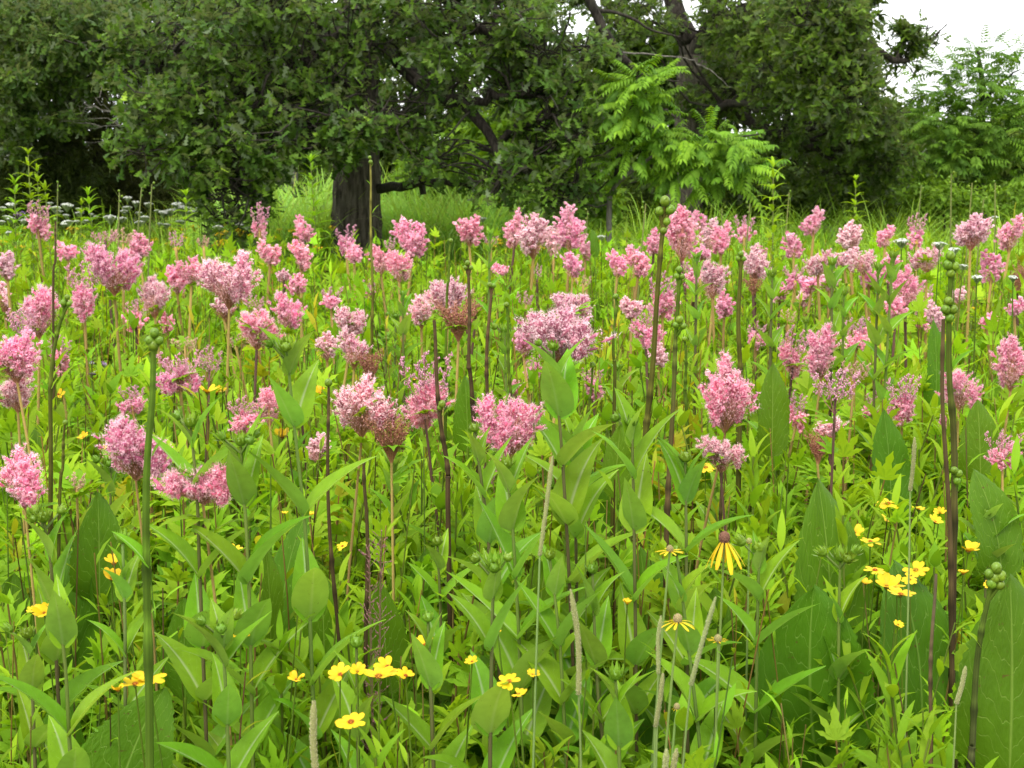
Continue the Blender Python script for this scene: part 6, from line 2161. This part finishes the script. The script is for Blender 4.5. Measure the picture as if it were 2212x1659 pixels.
# bare seed stalks on the far right
for q, (x, y, lab) in enumerate(((2055, 375, 'tallest bare seed stalk at right before the slender tree'), (1990, 400, 'bare seed stalk left of the slender tree'), (2150, 395, 'bare seed stalk right of the slender trunk'), (2100, 395, 'bare seed stalk beside the slender trunk'), (2125, 430, 'short seed stalk under the slender tree'),
                                 (1705, 415, 'bare seed stalk under the right oak'), (1620, 440, 'short seed stalk before the dark wood'), (1560, 450, 'small seed stalk before the dark wood gap'), (125, 395, 'pale bud stalk right of the whorled stalks'), (258, 415, 'pale bud stalk before the cedar'), (328, 398, 'tall pale bud stalk before the cedar'), (306, 404, 'thin pale bud stalk before the cedar'), (1270, 455, 'seed stalk at the sapling foot'), (1395, 440, 'seed stalk right of the sapling trunk'))):
    Y = 9.0 + U(-1, 1.5)
    path = stalk_path(Y, [(x, y), (x - 8 + U(-6, 6), 560)], 8)
    b0 = path[0].copy()
    t = thing('seed_stalk', lab, 'plant', tuple(b0), 'bare seed stalks at the wood edge')
    v, f = tube(path - b0, np.linspace(.006, .004, 8), 5)
    m = MB(); m.add(v, f, np.array([.15, .17, .05])); m.build('stem', M['stem'], t)
    for z in range(3):
        link('bud', RBUD[z], t, mat=mat4(np.eye(3), path[-1] - b0 + np.array([U(-.02, .02), U(-.02, .02), -.03 * z]), .008))

# ================================================================== single leafy shoots near the camera
SH = {}
for k in ('lance', 'jag', 'broad'):
    SH[k] = []
    for t in HI[k]:
        m = MB(); m.add(*t); SH[k].append(m.mesh('foliage', M['fol']))
NAMES = {'lance': ('goldenrod_shoot', 'leafy shoot with narrow lance-shaped leaves, one of many alike', 'narrow-leaved shoots'),
         'jag': ('meadowsweet_shoot', 'leafy shoot with jagged hand-shaped leaves, one of many alike', 'jagged-leaved shoots'),
         'broad': ('sunflower_shoot', 'leafy shoot with paired oval leaves, one of many alike', 'oval-leaved shoots')}
LEAFM = {}
for k, T in (('lance', LANCE_HI), ('jag', PALM), ('broad', BROAD_HI)):
    LEAFM[k] = []
    for t in T:
        m = MB(); m.add(t[0], t[1], t[2] * (G_MID * .5 + G_YEL * .5), t[3]); LEAFM[k].append(m.mesh('leaf', M['fol']))
STEMM = {}
for k in SH:
    STEMM[k] = []
    for pc in PIECES[k]:
        m = MB(); m.add(*pc[0]); STEMM[k].append(m.mesh('stem', M['fol']))


def near_shoot(kind, i, nm, loc, rot, s):
    """The same shoot with its stem and every leaf as a part."""
    t = bpy.data.objects.new(nm, None)
    coll.objects.link(t)
    t.location, t.rotation_euler = loc, rot
    t.scale = s if isinstance(s, tuple) else (s, s, s)
    link('stem', STEMM[kind][i], t)
    which, pos, R, L = PIECES[kind][i][1]
    for w, p, r, l in zip(which, pos, R, L):
        link('leaf', LEAFM[kind][w], t, mat=mat4(r, p, l))
    return t


for kind, n in (('lance', 85), ('jag', 85), ('broad', 45)):
    X, Y = wedge(n, 2.05, 4.3, margin=-.02)
    for x, y in zip(X, Y):
        nm, lab, grp = NAMES[kind]
        s = np.interp(y, [2.0, 2.6, 3.3, 4.4], [.86, .98, 1.14, 1.25]) * U(.88, 1.1)
        rot = (U(-.1, .1), U(-.1, .1), U(0, 6.28))
        if y < 2.62:
            o_ = near_shoot(kind, rs.randint(0, 4), nm, (x, y, 0), rot, s)
        else:
            o_ = link(nm, SH[kind][rs.randint(0, 4)], loc=(x, y, 0), rot=rot)
            o_.scale = (s, s, s)
        tag(o_, lab, 'plant', grp)
# a few singled-out shoots in front
def front_shoot(x, y, Y, kind, label, s=1.0):
    c = at(x, y, Y)
    k = c[2] / .8
    tag(near_shoot(kind, rs.randint(0, 4), {'lance': 'goldenrod_shoot', 'jag': 'meadowsweet_shoot', 'broad': 'sunflower_shoot'}[kind], (c[0], c[1], 0), (0, 0, U(0, 6.28)), (k * (.6 + .4 * s), k * (.6 + .4 * s), k)), label, 'plant')


front_shoot(860, 1570, 1.95, 'lance', 'large pale shoot with long leaves at bottom, left of centre', 1.7)
front_shoot(1890, 1570, 2.0, 'lance', 'pale goldenrod tip at the bottom right before the dark leaf', 1.2)
front_shoot(2030, 1370, 2.2, 'lance', 'narrow-leaved shoot before the smooth dock leaf, right', 1.5)
front_shoot(600, 1330, 2.3, 'lance', 'narrow-leaved shoot between rosinweed stems, left', 1.1)
front_shoot(1640, 930, 3.0, 'lance', 'yellowish shoot tip right of the tall ragged plume', 1.1)
front_shoot(1855, 1060, 2.8, 'lance', 'long-leaved shoot above the upright dock leaf', 1.5)
front_shoot(1480, 1110, 2.8, 'lance', 'long-leaved shoot behind the coneflower', 1.4)

# ================================================================== insects
def bee(c, yaw, s, label):
    t = thing('bee', label, 'insect', tuple(c), None, yaw)
    m = MB()
    o_ = oval(8, 10, 1.0)
    for cx, r, rx, col in ((0, .32, .62, (.035, .03, .022)), (.78, .30, .42, (.05, .04, .025)), (1.28, .2, .22, (.02, .018, .015))):
        m.add(np.stack([o_[0][:, 2] * rx + cx, o_[0][:, 0] * r, o_[0][:, 1] * r], -1), o_[1], np.where((np.sin(o_[0][:, 2:3] * 9) > .2) & (cx == 0), 4.0, 1.0) * np.array([col]))
    for q in range(6):
        v, f = tube(np.array([[.5 + .2 * (q // 2), 0, -.2], [.5 + .25 * (q // 2), (1 if q % 2 else -1) * .3, -.45], [.4 + .3 * (q // 2), (1 if q % 2 else -1) * .35, -.7]]), .04, 4)
        m.add(v, f, (.02, .018, .015))
    m.build('body', M['insect'], t)
    for sgn in (-1, 1):
        tp = leaf(1.25, .5, P_PETAL, nv=5, nu=1, fold=.05, curl=0)
        w_ = MB(); w_.add(tp[0], tp[1])
        d = nrm(np.array([[-.75, sgn * .6, .35]]))
        w_.build('wing', M['wing'], t).matrix_local = mat4(frames(d, np.array([[0, 0, 1.0]]))[0], np.array([.75, sgn * .12, .25]))
    t.scale = (s, s, s)


bee(at(203, 808, 3.0), 2.9, .0085, 'dark bee flying over leaves at left')
bee(at(1512, 574, 4.4) + np.array([0, -.10, 0]), .5, .008, 'small dark bee on a pink plume right of centre')
